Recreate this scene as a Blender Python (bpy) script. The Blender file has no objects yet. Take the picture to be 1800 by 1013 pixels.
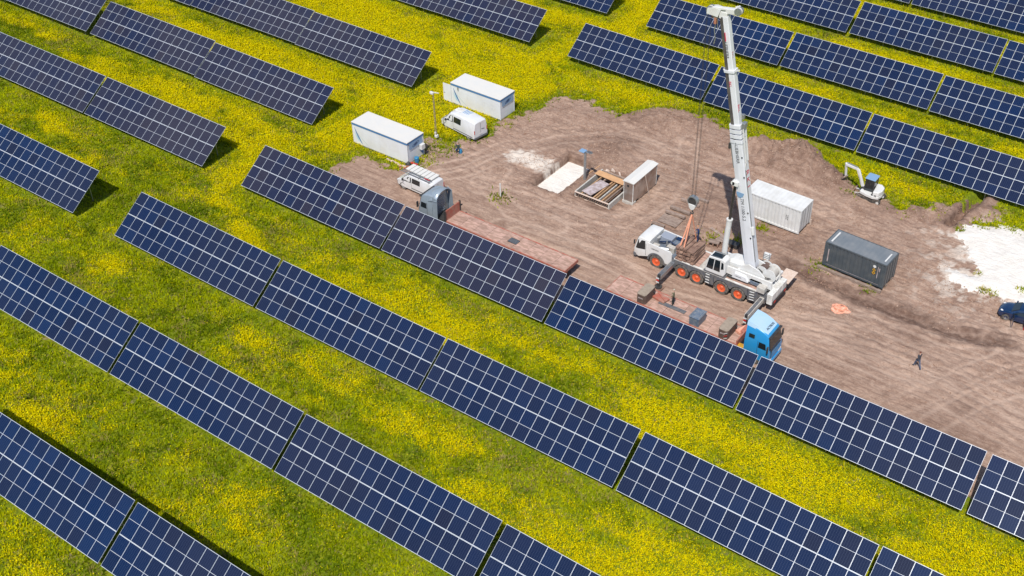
import bpy, math, random
import numpy as np
from mathutils import Vector, Matrix, Quaternion
R = math.radians
random.seed(7)
rng = np.random.default_rng(11)
sc = bpy.context.scene
col = sc.collection

# ------------------------------------------------------------------ camera
F_PX, YAW, PITCH, ROLL, CAM_H = 2036.232036, -0.576586, 0.652289, 0.020562, 64.084744
PP_U, PP_V = 900 + 130.388686, 506.5 + -26.864683
def cam_axes():
    cy, sy, cp, sp = math.cos(YAW), math.sin(YAW), math.cos(PITCH), math.sin(PITCH)
    fwd = Vector((sy*cp, cy*cp, -sp)); right = Vector((cy, -sy, 0)); up = right.cross(fwd)
    c, s = math.cos(ROLL), math.sin(ROLL)
    return c*right + s*up, -s*right + c*up, fwd
CR, CU, CF = cam_axes()
cd = bpy.data.cameras.new('camera'); cam = bpy.data.objects.new('camera', cd); col.objects.link(cam)
cam.matrix_world = Matrix.Translation((0, 0, CAM_H)) @ Matrix((CR, CU, -CF)).transposed().to_4x4()
cd.sensor_fit = 'HORIZONTAL'; cd.sensor_width = 36; cd.lens = F_PX/1800*36
cd.shift_x = -(PP_U-900)/1800; cd.shift_y = (PP_V-506.5)/1800
cd.clip_start = 1; cd.clip_end = 6000
sc.camera = cam

# ------------------------------------------------------------------ sky and sun
SUN_AZ, SUN_EL = 160.0, 57.0          # compass bearing (from +Y, clockwise) and height of the sun
w = bpy.data.worlds.new('World'); sc.world = w; w.use_nodes = True
nt = w.node_tree; nt.nodes.clear()
sky = nt.nodes.new('ShaderNodeTexSky'); sky.sky_type = 'NISHITA'; sky.sun_disc = False
sky.sun_elevation = R(SUN_EL); sky.sun_rotation = R(SUN_AZ); sky.altitude = 200
sky.air_density = 1.0; sky.dust_density = 1.0; sky.ozone_density = 1.5
bg = nt.nodes.new('ShaderNodeBackground'); bg.inputs[1].default_value = 0.125
wo = nt.nodes.new('ShaderNodeOutputWorld')
nt.links.new(sky.outputs[0], bg.inputs[0]); nt.links.new(bg.outputs[0], wo.inputs[0])
sl = bpy.data.lights.new('sun', 'SUN'); sl.energy = 4.6; sl.angle = R(0.5); sl.color = (1.0, 0.955, 0.88)
so = bpy.data.objects.new('sun', sl); col.objects.link(so)
sd = Vector((math.sin(R(SUN_AZ))*math.cos(R(SUN_EL)), math.cos(R(SUN_AZ))*math.cos(R(SUN_EL)), math.sin(R(SUN_EL))))
so.rotation_euler = (-sd).to_track_quat('-Z', 'Y').to_euler(); so.location = sd*150
sc.view_settings.view_transform = 'Standard'; sc.view_settings.look = 'None'
sc.view_settings.exposure = 0.0; sc.view_settings.gamma = 1.0; sc.view_settings.use_curve_mapping = False
sc.render.engine = 'CYCLES'
sc.cycles.max_bounces = 4; sc.cycles.diffuse_bounces = 2; sc.cycles.glossy_bounces = 2
sc.cycles.transmission_bounces = 2; sc.cycles.transparent_max_bounces = 4
sc.cycles.caustics_reflective = False; sc.cycles.caustics_refractive = False

# ------------------------------------------------------------------ survey helpers: where things stand on the site
def at(u, v, z=0.0):
    d = CR*((u-PP_U)/F_PX) + CU*(-(v-PP_V)/F_PX) + CF
    t = (z-CAM_H)/d.z
    return Vector((d.x*t, d.y*t, z))
def seen(x, y, z, m=0):
    q = Vector((x, y, z-CAM_H)); dz = q.dot(CF)
    u = PP_U + F_PX*q.dot(CR)/dz; v = PP_V - F_PX*q.dot(CU)/dz
    return -m < u < 1800+m and -m < v < 1013+m

# ------------------------------------------------------------------ materials
def mat(name, c, rough=0.6, metal=0.0, spec=0.5, c2=None, scale=3.0, amt=0.5, bump=0.0, bscale=20.0, stretch=(1,1,1), vary=0.0, coat=0.0):
    m = bpy.data.materials.new(name); m.use_nodes = True; n = m.node_tree; b = n.nodes['Principled BSDF']
    b.inputs['Roughness'].default_value = rough; b.inputs['Metallic'].default_value = metal
    b.inputs['Specular IOR Level'].default_value = spec
    b.inputs['Coat Weight'].default_value = coat
    b.inputs['Base Color'].default_value = (*c, 1)
    if c2 is not None or bump:
        tc = n.nodes.new('ShaderNodeTexCoord'); mp = n.nodes.new('ShaderNodeMapping')
        mp.inputs['Scale'].default_value = stretch
        n.links.new(tc.outputs['Object'], mp.inputs[0])
    if c2 is not None:
        t = n.nodes.new('ShaderNodeTexNoise'); t.inputs['Scale'].default_value = scale; t.inputs['Detail'].default_value = 6
        n.links.new(mp.outputs[0], t.inputs['Vector'])
        r = n.nodes.new('ShaderNodeMapRange'); r.inputs[1].default_value = 0.38; r.inputs[2].default_value = 0.66; r.inputs[4].default_value = amt*1.6
        n.links.new(t.outputs[0], r.inputs[0])
        mx = n.nodes.new('ShaderNodeMixRGB'); mx.inputs[1].default_value = (*c, 1); mx.inputs[2].default_value = (*c2, 1)
        n.links.new(r.outputs[0], mx.inputs[0]); src = mx.outputs[0]
        if vary:
            src = _vary(n, src, vary)
        n.links.new(src, b.inputs['Base Color'])
    elif vary:
        rgb = n.nodes.new('ShaderNodeRGB'); rgb.outputs[0].default_value = (*c, 1)
        n.links.new(_vary(n, rgb.outputs[0], vary), b.inputs['Base Color'])
    if bump:
        t2 = n.nodes.new('ShaderNodeTexNoise'); t2.inputs['Scale'].default_value = bscale; t2.inputs['Detail'].default_value = 4
        n.links.new(mp.outputs[0], t2.inputs['Vector'])
        bp = n.nodes.new('ShaderNodeBump'); bp.inputs['Strength'].default_value = bump; bp.inputs['Distance'].default_value = 0.03
        n.links.new(t2.outputs[0], bp.inputs['Height']); n.links.new(bp.outputs[0], b.inputs['Normal'])
    return m
def _vary(n, src, k):
    oi = n.nodes.new('ShaderNodeObjectInfo'); mr = n.nodes.new('ShaderNodeMapRange')
    mr.inputs[3].default_value = 1-k; mr.inputs[4].default_value = 1+k
    n.links.new(oi.outputs['Random'], mr.inputs[0])
    hs = n.nodes.new('ShaderNodeHueSaturation'); n.links.new(mr.outputs[0], hs.inputs['Value']); n.links.new(src, hs.inputs['Color'])
    return hs.outputs[0]

M = {}
M['white'] = mat('white_paint', (.70,.70,.69), .35, c2=(.6,.58,.54), scale=1.5, amt=.35, coat=.3)
M['white_dirty'] = mat('worn_white_paint', (.74,.74,.72), .45, c2=(.5,.47,.42), scale=2.5, amt=.5)
M['van_white'] = mat('van_white', (.70,.71,.73), .28, c2=(.56,.55,.52), scale=1.2, amt=.3, coat=.5)
M['cont_white'] = mat('container_white', (.68,.68,.67), .5, c2=(.56,.55,.52), scale=1.3, amt=.4)
M['office_white'] = mat('cabin_white', (.72,.74,.77), .5, c2=(.62,.6,.57), scale=.8, amt=.3)
M['roof_white'] = mat('roof_white', (.62,.61,.585), .6, c2=(.66,.63,.58), scale=1.1, amt=.45)
M['blue_trim'] = mat('trim_blue', (.07,.2,.42), .4)
M['grey'] = mat('carrier_grey', (.1,.11,.13), .45, c2=(.2,.18,.16), scale=3, amt=.4)
M['dark'] = mat('dark_metal', (.03,.032,.036), .5, c2=(.08,.07,.06), scale=4, amt=.4)
M['black'] = mat('black_rubber', (.035,.035,.036), .75, c2=(.14,.12,.1), scale=5, amt=.55)
M['tyre'] = mat('dusty_tyre', (.06,.058,.056), .8, c2=(.22,.19,.16), scale=4, amt=.5)
M['orange'] = mat('rim_orange', (.75,.12,.035), .45, c2=(.5,.14,.07), scale=6, amt=.4)
M['glass'] = mat('dark_glass', (.012,.018,.022), .06, spec=.8)
M['steel'] = mat('galvanised', (.45,.47,.48), .42, metal=.7, c2=(.3,.31,.32), scale=6, amt=.4)
M['alu'] = mat('aluminium_frame', (.60,.64,.70), .38, metal=.3)
M['boomw'] = mat('boom_white', (.72,.73,.77), .3, c2=(.64,.64,.66), scale=1, amt=.35, coat=.4)
M['rod'] = mat('cylinder_rod', (.09,.085,.08), .25, metal=.6)
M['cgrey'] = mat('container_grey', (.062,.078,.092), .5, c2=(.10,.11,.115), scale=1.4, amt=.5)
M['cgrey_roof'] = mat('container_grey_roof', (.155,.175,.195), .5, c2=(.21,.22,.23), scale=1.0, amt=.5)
M['wood'] = mat('timber', (.50,.31,.17), .8, c2=(.30,.17,.09), scale=3, amt=.6, stretch=(1,6,6), vary=.25)
M['oldwood'] = mat('weathered_timber', (.36,.28,.23), .85, c2=(.22,.15,.12), scale=3, amt=.7, stretch=(1,5,5), vary=.2)
M['ply'] = mat('new_plywood', (.62,.36,.18), .7, c2=(.5,.28,.14), scale=2, amt=.5)
M['sheet'] = mat('dusty_board', (.5,.43,.44), .8, c2=(.34,.27,.26), scale=2.2, amt=.9)
M['conc'] = mat('concrete', (.52,.5,.46), .85, c2=(.38,.34,.3), scale=4, amt=.5)
M['deck'] = mat('trailer_deck', (.50,.32,.26), .8, c2=(.34,.215,.165), scale=2.6, amt=.9, stretch=(.7,2,1), vary=.12)
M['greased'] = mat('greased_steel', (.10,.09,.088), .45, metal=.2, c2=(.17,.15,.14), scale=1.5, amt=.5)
M['deckred'] = mat('trailer_red', (.4,.11,.075), .7, c2=(.36,.2,.15), scale=2.5, amt=.6)
M['mat_brown'] = mat('rubber_mat_brown', (.36,.23,.17), .85, c2=(.17,.095,.07), scale=3, amt=.6, vary=.15)
M['block'] = mat('brown_block', (.1,.065,.055), .7, c2=(.16,.11,.09), scale=3, amt=.5)
M['blocktop'] = mat('block_dusty_top', (.33,.27,.21), .85, c2=(.24,.19,.15), scale=3, amt=.5)
M['bluetruck'] = mat('cab_blue', (.02,.26,.58), .3, c2=(.05,.3,.55), scale=1, amt=.3, coat=.6)
M['blueroof_sheen'] = mat('cab_roof_sky_sheen', (.38,.56,.72), .35, c2=(.45,.58,.68), scale=1, amt=.4, coat=.5)  # paler than the cab: sky reflection painted into the roof colour
M['greytruck'] = mat('cab_greyblue', (.3,.36,.42), .35, metal=.2, c2=(.26,.3,.35), scale=1, amt=.4, coat=.5)
M['navy'] = mat('car_blue', (.003,.022,.075), .15, spec=.6, coat=1.0)
M['red'] = mat('red_paint', (.55,.03,.03), .5)
M['redtext'] = mat('red_lettering', (.55,.02,.06), .5)
M['blacktext'] = mat('black_lettering', (.03,.03,.035), .5)
M['yellow'] = mat('yellow_paint', (.6,.33,.02), .5, c2=(.4,.22,.04), scale=4, amt=.5)
M['webbing'] = mat('orange_webbing', (.72,.32,.2), .8, c2=(.55,.22,.13), scale=6, amt=.5)
M['pinkpile'] = mat('orange_tarp', (.8,.42,.3), .7, c2=(.6,.25,.16), scale=5, amt=.6)
M['blueg'] = mat('engine_blue_grey', (.1,.14,.2), .5, c2=(.2,.22,.25), scale=5, amt=.6)
M['bluebag'] = mat('blue_plastic', (.03,.2,.38), .45)
M['skin'] = mat('skin', (.5,.3,.22), .6)
M['ltblue'] = mat('light_blue_plate', (.2,.33,.5), .4)
M['brick_l'] = mat('pale_brick', (.62,.5,.42), .85, c2=(.5,.36,.28), scale=8, amt=.5, vary=.2)
M['brick_r'] = mat('red_brick', (.5,.2,.11), .85, c2=(.36,.15,.1), scale=8, amt=.5, vary=.2)
M['panelmetal'] = mat('brushed_sheet', (.5,.47,.45), .3, metal=.75, c2=(.38,.31,.27), scale=1.2, amt=.8)
M['litred'] = mat('lamp_red', (.5,.02,.02), .3)
M['headl'] = mat('headlight', (.7,.72,.74), .1, spec=.8)
def cloth(n, c): return mat(n, c, .9, c2=tuple(x*.6 for x in c), scale=12, amt=.5)

def cell_material(name, ramp, dusty, sky_amt):  # dusty: greyer tint that paints uneven sky reflection into the cell colour
    m = bpy.data.materials.new(name); m.use_nodes = True; n = m.node_tree; L = n.links.new; b = n.nodes['Principled BSDF']
    tc = n.nodes.new('ShaderNodeTexCoord'); sep = n.nodes.new('ShaderNodeSeparateXYZ'); L(tc.outputs['UV'], sep.inputs[0])
    def lines(out, count, wdt):
        a = n.nodes.new('ShaderNodeMath'); a.operation = 'MULTIPLY'; a.inputs[1].default_value = count; L(out, a.inputs[0])
        f = n.nodes.new('ShaderNodeMath'); f.operation = 'FRACT'; L(a.outputs[0], f.inputs[0])
        s = n.nodes.new('ShaderNodeMath'); s.operation = 'SUBTRACT'; s.inputs[1].default_value = .5; L(f.outputs[0], s.inputs[0])
        ab = n.nodes.new('ShaderNodeMath'); ab.operation = 'ABSOLUTE'; L(s.outputs[0], ab.inputs[0])
        g = n.nodes.new('ShaderNodeMath'); g.operation = 'GREATER_THAN'; g.inputs[1].default_value = .5-wdt; L(ab.outputs[0], g.inputs[0])
        return g.outputs[0]
    l1 = lines(sep.outputs[0], 6, .05); l2 = lines(sep.outputs[1], 12, .05)
    mx = n.nodes.new('ShaderNodeMath'); mx.operation = 'MAXIMUM'; L(l1, mx.inputs[0]); L(l2, mx.inputs[1])
    oi = n.nodes.new('ShaderNodeObjectInfo')
    cr = n.nodes.new('ShaderNodeValToRGB'); e = cr.color_ramp.elements
    e[0].position = 0; e[0].color = (*ramp[0],1); e[1].position = 1; e[1].color = (*ramp[3],1)
    x = e.new(.45); x.color = (*ramp[1],1); x = e.new(.8); x.color = (*ramp[2],1)
    L(oi.outputs['Random'], cr.inputs[0])
    nz = n.nodes.new('ShaderNodeTexNoise'); nz.inputs['Scale'].default_value = .09; nz.inputs['Detail'].default_value = 3
    ge = n.nodes.new('ShaderNodeNewGeometry'); L(ge.outputs['Position'], nz.inputs['Vector'])
    mr = n.nodes.new('ShaderNodeMapRange'); mr.inputs[1].default_value = .35; mr.inputs[2].default_value = .68; L(nz.outputs[0], mr.inputs[0])
    big = n.nodes.new('ShaderNodeMixRGB'); big.inputs[2].default_value = (*dusty,1); L(mr.outputs[0], big.inputs[0]); L(cr.outputs[0], big.inputs[1])
    mul = n.nodes.new('ShaderNodeMath'); mul.operation = 'MULTIPLY'; mul.inputs[1].default_value = sky_amt; L(mr.outputs[0], mul.inputs[0]); L(mul.outputs[0], big.inputs[0])
    mix = n.nodes.new('ShaderNodeMixRGB'); L(big.outputs[0], mix.inputs[1]); mix.inputs[2].default_value = (.10,.13,.20,1)
    ms = n.nodes.new('ShaderNodeMath'); ms.operation = 'MULTIPLY'; ms.inputs[1].default_value = .27; L(mx.outputs[0], ms.inputs[0]); L(ms.outputs[0], mix.inputs[0])
    L(mix.outputs[0], b.inputs['Base Color']); b.inputs['Roughness'].default_value = .16; b.inputs['Specular IOR Level'].default_value = .32
    return m
M['cells'] = cell_material('solar_cells', ((.001,.013,.058),(.002,.009,.038),(.003,.017,.066),(.006,.009,.028)), (.014,.017,.040), .7)
M['cells_sky_tint'] = cell_material('solar_cells_sky_tint', ((.008,.012,.038),(.015,.015,.034),(.008,.015,.048),(.024,.021,.034)), (.032,.029,.044), .9)  # greyer copy of the cells, sky reflection painted into its colours
M['backsheet'] = mat('white_backsheet', (.6,.64,.7), .3)

# ------------------------------------------------------------------ mesh helpers
class MB:
    def __init__(s): s.v = []; s.f = []; s.m = []
    def add(s, vs, fs, mi=0):
        o = len(s.v); s.v += [tuple(p) for p in vs]; s.f += [tuple(o+i for i in f) for f in fs]; s.m += [mi]*len(fs); return s
    def box(s, c, d, mi=0, rz=0, M4=None, taper=1.0):
        hx, hy, hz = d[0]/2, d[1]/2, d[2]/2
        vs = [Vector((x*(taper if z > 0 else 1), y*(taper if z > 0 else 1), z)) for z in (-hz, hz) for x, y in ((-hx,-hy),(hx,-hy),(hx,hy),(-hx,hy))]
        T = Matrix.Translation(c) @ (M4 if M4 is not None else Matrix.Rotation(rz, 4, 'Z'))
        return s.add([T @ p for p in vs], [(0,3,2,1),(4,5,6,7),(0,1,5,4),(1,2,6,5),(2,3,7,6),(3,0,4,7)], mi)
    def b2(s, x0, x1, y0, y1, z0, z1, mi=0):
        return s.box(((x0+x1)/2,(y0+y1)/2,(z0+z1)/2), (abs(x1-x0),abs(y1-y0),abs(z1-z0)), mi)
    def bar(s, a, b, w, h=None, mi=0, up=(0,0,1)):
        a, b = Vector(a), Vector(b); d = b-a; L = d.length; d.normalize(); h = h or w
        y = Vector(up).cross(d)
        if y.length < 1e-3: y = Vector((0,1,0)).cross(d)
        y.normalize(); z = d.cross(y)
        M4 = Matrix((d, y, z)).transposed().to_4x4()
        return s.box((a+b)/2, (L, w, h), mi, M4=M4)
    def cyl(s, a, b, r, r2=None, n=12, mi=0, caps=True):
        a, b = Vector(a), Vector(b); r2 = r if r2 is None else r2
        q = (b-a).to_track_quat('Z', 'X'); vs = []
        for p, rr in ((a, r), (b, r2)):
            for i in range(n):
                t = 2*math.pi*i/n; vs.append(p + q @ Vector((rr*math.cos(t), rr*math.sin(t), 0)))
        fs = [(i, (i+1)%n, n+(i+1)%n, n+i) for i in range(n)]
        if caps: fs += [tuple(range(n-1,-1,-1)), tuple(range(n, 2*n))]
        return s.add(vs, fs, mi)
    def tube(s, pts, r, n=6, mi=0):
        for a, b in zip(pts, pts[1:]): s.cyl(a, b, r, n=n, mi=mi)
        return s
    def prism(s, poly, y0, y1, mi=0, axis='Y'):
        n = len(poly)
        def P(p, y): return (p[0], y, p[1]) if axis == 'Y' else ((y, p[0], p[1]) if axis == 'X' else (p[0], p[1], y))
        vs = [P(p, y0) for p in poly] + [P(p, y1) for p in poly]
        fs = [(i, (i+1)%n, n+(i+1)%n, n+i) for i in range(n)] + [tuple(range(n-1,-1,-1)), tuple(range(n, 2*n))]
        return s.add(vs, fs, mi)
    def lathe(s, c, prof, n=20, mi=0, axis='Y'):
        vs = []; k = len(prof)
        for i in range(n):
            t = 2*math.pi*i/n
            for (r, h) in prof:
                p = (r*math.cos(t), h, r*math.sin(t)) if axis == 'Y' else (r*math.cos(t), r*math.sin(t), h)
                vs.append(Vector(c)+Vector(p))
        fs = [(i*k+j, i*k+j+1, ((i+1)%n)*k+j+1, ((i+1)%n)*k+j) for i in range(n) for j in range(k-1)]
        return s.add(vs, fs, mi)
    def loft(s, rings, mi=0, closed=True, caps=True):
        k = len(rings[0]); vs = [p for r in rings for p in r]; fs = []
        for i in range(len(rings)-1):
            for j in range(k if closed else k-1):
                fs.append((i*k+j, i*k+(j+1)%k, (i+1)*k+(j+1)%k, (i+1)*k+j))
        if caps: fs += [tuple(range(k)), tuple(range((len(rings)-1)*k, len(rings)*k))[::-1]]
        return s.add(vs, fs, mi)
    def mesh(s, name, mats, smooth=False, fix=True):
        me = bpy.data.meshes.new(name); me.from_pydata(s.v, [], s.f)
        for m in (mats if isinstance(mats, (list, tuple)) else [mats]): me.materials.append(m)
        me.polygons.foreach_set('material_index', s.m)
        if fix:
            import bmesh
            bm = bmesh.new(); bm.from_mesh(me); bmesh.ops.recalc_face_normals(bm, faces=bm.faces); bm.to_mesh(me); bm.free()
        if smooth:
            me.polygons.foreach_set('use_smooth', [True]*len(me.polygons)); me.set_sharp_from_angle(angle=R(38))
        me.update(); return me
    def obj(s, name, mats, parent=None, smooth=False, loc=None, rz=0, bevel=0, label=None, fix=True):
        o = bpy.data.objects.new(name, s.mesh(name, mats, smooth, fix)); col.objects.link(o)
        if parent: o.parent = parent
        if loc: o.location = loc
        if rz: o.rotation_euler.z = rz
        if label: o['label'] = label
        if bevel:
            b = o.modifiers.new('bevel', 'BEVEL'); b.width = bevel; b.segments = 2; b.limit_method = 'ANGLE'
        return o
def tag(o, label=None, cat=None, group=None, kind=None):
    if label: o['label'] = label
    if cat: o['category'] = cat
    if group: o['group'] = group
    if kind: o['kind'] = kind
    return o
def thing(name, label, cat, loc=(0,0,0), rz=0, group=None):
    o = bpy.data.objects.new(name, None); col.objects.link(o); o.location = loc; o.rotation_euler = (0, 0, rz); o.empty_display_size = .2
    return tag(o, label, cat, group)
def link_mesh(name, me, parent=None, loc=(0,0,0), rot=None):
    o = bpy.data.objects.new(name, me); col.objects.link(o); o.parent = parent; o.location = loc
    if rot: o.rotation_euler = rot
    return o
def copy_tree(o, parent=None):
    c = o.copy(); col.objects.link(c); c.parent = parent
    for ch in list(o.children): copy_tree(ch, c)
    return c
def text(name, body, size, m, parent, M4, extrude=.004, align='LEFT'):
    cu = bpy.data.curves.new(name, 'FONT'); cu.body = body; cu.size = size; cu.extrude = extrude; cu.align_x = align; cu.resolution_u = 2
    t = bpy.data.objects.new(name, cu); col.objects.link(t)
    bpy.context.view_layer.update()
    me = bpy.data.meshes.new_from_object(t.evaluated_get(bpy.context.evaluated_depsgraph_get()))
    bpy.data.objects.remove(t); bpy.data.curves.remove(cu)
    me.name = name; me.materials.clear(); me.materials.append(m)
    o = bpy.data.objects.new(name, me); col.objects.link(o); o.parent = parent; o.matrix_local = M4
    return o
def frame_matrix(origin, xdir, ydir):
    x = Vector(xdir).normalized(); y = Vector(ydir).normalized(); z = x.cross(y).normalized(); y = z.cross(x)
    return Matrix.Translation(origin) @ Matrix((x, y, z)).transposed().to_4x4()

# ------------------------------------------------------------------ noise on arrays
_tab = rng.random((6, 256, 256))
def vn(x, y, s=0):
    xi = np.floor(x).astype(int); yi = np.floor(y).astype(int); fx = x-xi; fy = y-yi
    fx = fx*fx*(3-2*fx); fy = fy*fy*(3-2*fy); T = _tab[s % 6]
    a = T[xi & 255, yi & 255]; b = T[(xi+1) & 255, yi & 255]; c = T[xi & 255, (yi+1) & 255]; d = T[(xi+1) & 255, (yi+1) & 255]
    return (a*(1-fx)+b*fx)*(1-fy)+(c*(1-fx)+d*fx)*fy
def fbm(x, y, s=0, o=4):
    r = np.zeros(np.shape(x)); a = .5; t = 0
    for i in range(o):
        r += a*vn(x*2**i+i*17.3, y*2**i-i*9.1, s+i); t += a; a *= .55
    return r/t
def smooth(a, b, x): t = np.clip((x-a)/(b-a), 0, 1); return t*t*(3-2*t)
def pxpoly(pts): return np.array([at(u, v)[:2] for u, v in pts])
def sdist(X, Y, poly):            # signed distance, positive inside
    d = np.full(X.shape, 1e9); ins = np.zeros(X.shape, bool); n = len(poly)
    for i in range(n):
        x0, y0 = poly[i]; x1, y1 = poly[(i+1) % n]; dx, dy = x1-x0, y1-y0
        t = np.clip(((X-x0)*dx+(Y-y0)*dy)/(dx*dx+dy*dy+1e-9), 0, 1)
        d = np.minimum(d, np.hypot(X-x0-t*dx, Y-y0-t*dy))
        c = ((y0 > Y) != (y1 > Y)) & (X < (x1-x0)*(Y-y0)/(y1-y0+1e-12)+x0); ins ^= c
    return np.where(ins, d, -d)
def ldist(X, Y, line):
    d = np.full(X.shape, 1e9)
    for (x0, y0), (x1, y1) in zip(line, line[1:]):
        dx, dy = x1-x0, y1-y0; t = np.clip(((X-x0)*dx+(Y-y0)*dy)/(dx*dx+dy*dy+1e-9), 0, 1)
        d = np.minimum(d, np.hypot(X-x0-t*dx, Y-y0-t*dy))
    return d

# ================================================================== GROUND
TILT, LS, GAP, TW, ZLOW = 0.62156, 4.717106, 0.304172, 18.144, 0.756
yD = 61.629
DIRT = pxpoly([(560,305),(600,290),(640,268),(672,290),(700,300),(722,296),(746,286),(742,266),(752,250),(772,248),(790,255),(800,246),(822,250),(856,240),(868,226),(900,212),(935,204),(950,188),(985,170),(1035,172),(1062,198),(1100,205),(1150,196),(1200,200),(1240,210),(1275,222),(1310,255),(1360,262),(1400,268),(1445,290),(1480,318),(1515,345),(1550,352),(1590,378),(1612,366),(1650,362),(1672,372),(1690,366),(1722,345),(1750,353),(1757,372),(1745,388),(1712,388),(1694,400),(1750,404),(1800,404),(2000,470)])
DIRT = np.vstack([DIRT, [[60, yD+2.6],[-71.5, yD+2.6]]])
SAND = pxpoly([(1580+a/4.82, 330+b/4.82) for a, b in [(560,325),(640,322),(720,345),(790,362),(850,335),(920,320),(990,332),(1061,380),(1300,500),(1250,1010),(1061,985),(1000,965),(880,940),(800,905),(700,875),(640,885),(560,865),(480,820),(440,760),(400,705),(470,715),(560,745),(650,760),(665,700),(640,640),(600,560),(560,480),(520,440),(440,400),(480,375),(540,350)]])
CHALK = pxpoly([(885,272),(905,264),(940,268),(962,280),(975,285),(985,292),(960,306),(935,300),(915,290),(895,288)])
PIT = (-58.35, -55.25, 79.45, 86.1)      # white sand bed dug into the yard
FORM = (-53.75, -49.85, 80.2, 85.4)      # formwork hole
TRENCH = [tuple(at(1669, 393)[:2]), tuple(at(1726, 344)[:2])]
RUTS = [[(905,410),(1060,470),(1130,500),(1260,535),(1420,575),(1560,618),(1700,680),(1830,745)],
        [(880,395),(1000,430),(1090,470),(1130,500)],
        [(1380,560),(1500,580),(1640,640),(1830,760)],
        [(1400,600),(1520,640),(1660,700),(1820,800)],
        [(1560,720),(1640,690),(1720,650),(1820,615)],
        [(1640,745),(1720,700),(1830,670)],
        [(760,300),(820,290),(880,262),(980,236),(1090,232),(1200,262),(1290,300),(1420,345),(1480,372)],
        [(840,330),(920,350),(1010,385),(1090,400),(1160,360),(1200,310),(1210,260)],
        [(1040,262),(1130,272),(1220,300),(1300,330)],
        [(880,300),(860,330),(900,372),(980,400)],
        [(1400,470),(1480,510),(1560,545),(1660,585),(1800,600)],
        [(1260,540),(1420,545),(1600,590),(1800,640)]]
RUTS += [[(u+3, v+dv) for u, v in RUTS[i]] for i, dv in ((0,15),(0,-12),(2,18),(3,-14),(6,12),(7,-9),(10,12))]
RUTS = [[tuple(at(u, v)[:2]) for u, v in r] for r in RUTS]
WET = [tuple(at(u, v)[:2]) for u, v in [(1385,468),(1440,497),(1500,522),(1560,546),(1620,568),(1680,590),(1760,604)]]
HEAPS = [(1385,288,3.2,1.0),(1345,274,2.4,.85),(1325,262,1.6,.5),(1430,300,2.4,.95),(1408,280,1.8,.7),(1462,318,1.8,.7),(1365,305,1.5,.5),(1410,315,1.5,.5),(1290,262,2.6,.4),(1120,216,4,.4),(1180,212,3.5,.45),(1245,226,3.2,.45),
         (1601,375,1.3,.55),(1642,368,1.15,.6),(1075,268,2.2,.4),(1050,250,1.8,.25),(1690,366,1.0,.3),(1741,372,1.0,.16),(1746,354,.8,.12),(1500,350,1.5,.25),(1560,372,1.5,.2),
         (1310,300,2.0,.3),(1105,262,1.6,.25),(990,262,1.5,.2),(1570,460,1.6,.15),(1400,440,2,.12)]
HEAPS = [(at(u, v)[0], at(u, v)[1], r, h) for u, v, r, h in HEAPS]

def dirt_mask(X, Y):
    d = sdist(X, Y, DIRT) + (fbm(X*.55, Y*.55, 1)-.5)*3.2 + (fbm(X*1.9, Y*1.9, 3)-.5)*2.2
    return d
def rect_in(X, Y, r, e=0.0):
    return np.minimum(np.minimum(X-r[0], r[1]-X), np.minimum(Y-r[2], r[3]-Y)) + e
def height(X, Y):
    D = dirt_mask(X, Y); dm = smooth(-.5, .6, D)
    z = (fbm(X*.12, Y*.12, 2)-.5)*.12 + (fbm(X*.9, Y*.9, 0)-.5)*.09*(1-dm)
    z = z*smooth(0, 3, np.abs(D)+2)
    z += dm*((fbm(X*.7, Y*.7, 4)-.5)*.18 + (fbm(X*2.3, Y*2.3, 5)-.5)*(.07+.12*smooth(70, 82, Y)))
    # machine-worked lumps to the east and north, smooth driving lane to the south
    rough = smooth(70, 80, Y)*dm
    z += rough*(np.abs(fbm(X*1.3, Y*1.3, 3)-.5)*.42+np.abs(fbm(X*.55, Y*.55, 0)-.5)*.35)
    for hx, hy, r, h in HEAPS:
        q = ((X-hx)**2+(Y-hy)**2)/(r*r)
        z += h*np.exp(-q*1.6)*(.35+.9*fbm(X*.9, Y*.9, 2)+.75*fbm(X*2.6, Y*2.6, 4))*1.15
    for i, r in enumerate(RUTS):
        d = ldist(X, Y, r)+(fbm(X*.5, Y*.5, i)-.5)*.35
        z += dm*(-.05*np.exp(-((d-.95)/.15)**2) + .02*np.exp(-((d-.66)/.12)**2) + .02*np.exp(-((d-1.25)/.13)**2))*np.clip(2.6*fbm(X*.3+i*7, Y*.3, i)-.75, 0, 1.2)
    d = ldist(X, Y, WET)
    z += dm*(-.12*np.exp(-(d/.45)**2)+.12*np.exp(-((d-1.1)/.6)**2)*(.3+fbm(X*2, Y*2, 1)))
    d = ldist(X, Y, TRENCH)+(fbm(X*2, Y*2, 4)-.5)*.25
    z += -.75*smooth(.55, .25, d) + .28*np.exp(-((d-1.0)/.4)**2)*fbm(X*2, Y*2, 0)*1.5
    S = sdist(X, Y, SAND)+(fbm(X*1.6, Y*1.6, 2)-.5)*1.1
    sm = smooth(-.25, .5, S); z = z*(1-.7*sm)+sm*(.16+.1*fbm(X*.6, Y*.6, 1))+.22*smooth(.3, 2.2, S)*fbm(X*.35, Y*.35, 3)
    # pads under things that stand on the yard stay level
    p = rect_in(X, Y, PIT); pm = smooth(-.12, .0, p)
    z = np.where(p > -.12, z*(1-pm)+pm*(-.62+(fbm(X*1.2, Y*1.2, 1)-.5)*.05), z)
    z += .12*np.exp(-((p+.35)/.25)**2)*(.4+fbm(X*1.5, Y*1.5, 3))
    p = rect_in(X, Y, FORM); pm = smooth(-.1, .05, p)
    z = np.where(p > -.1, z*(1-pm)+pm*(-.75), z)
    return z
FLAT = []
def ground_z(x, y): return float(height(np.array([[float(x)]]), np.array([[float(y)]]))[0, 0])

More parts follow.
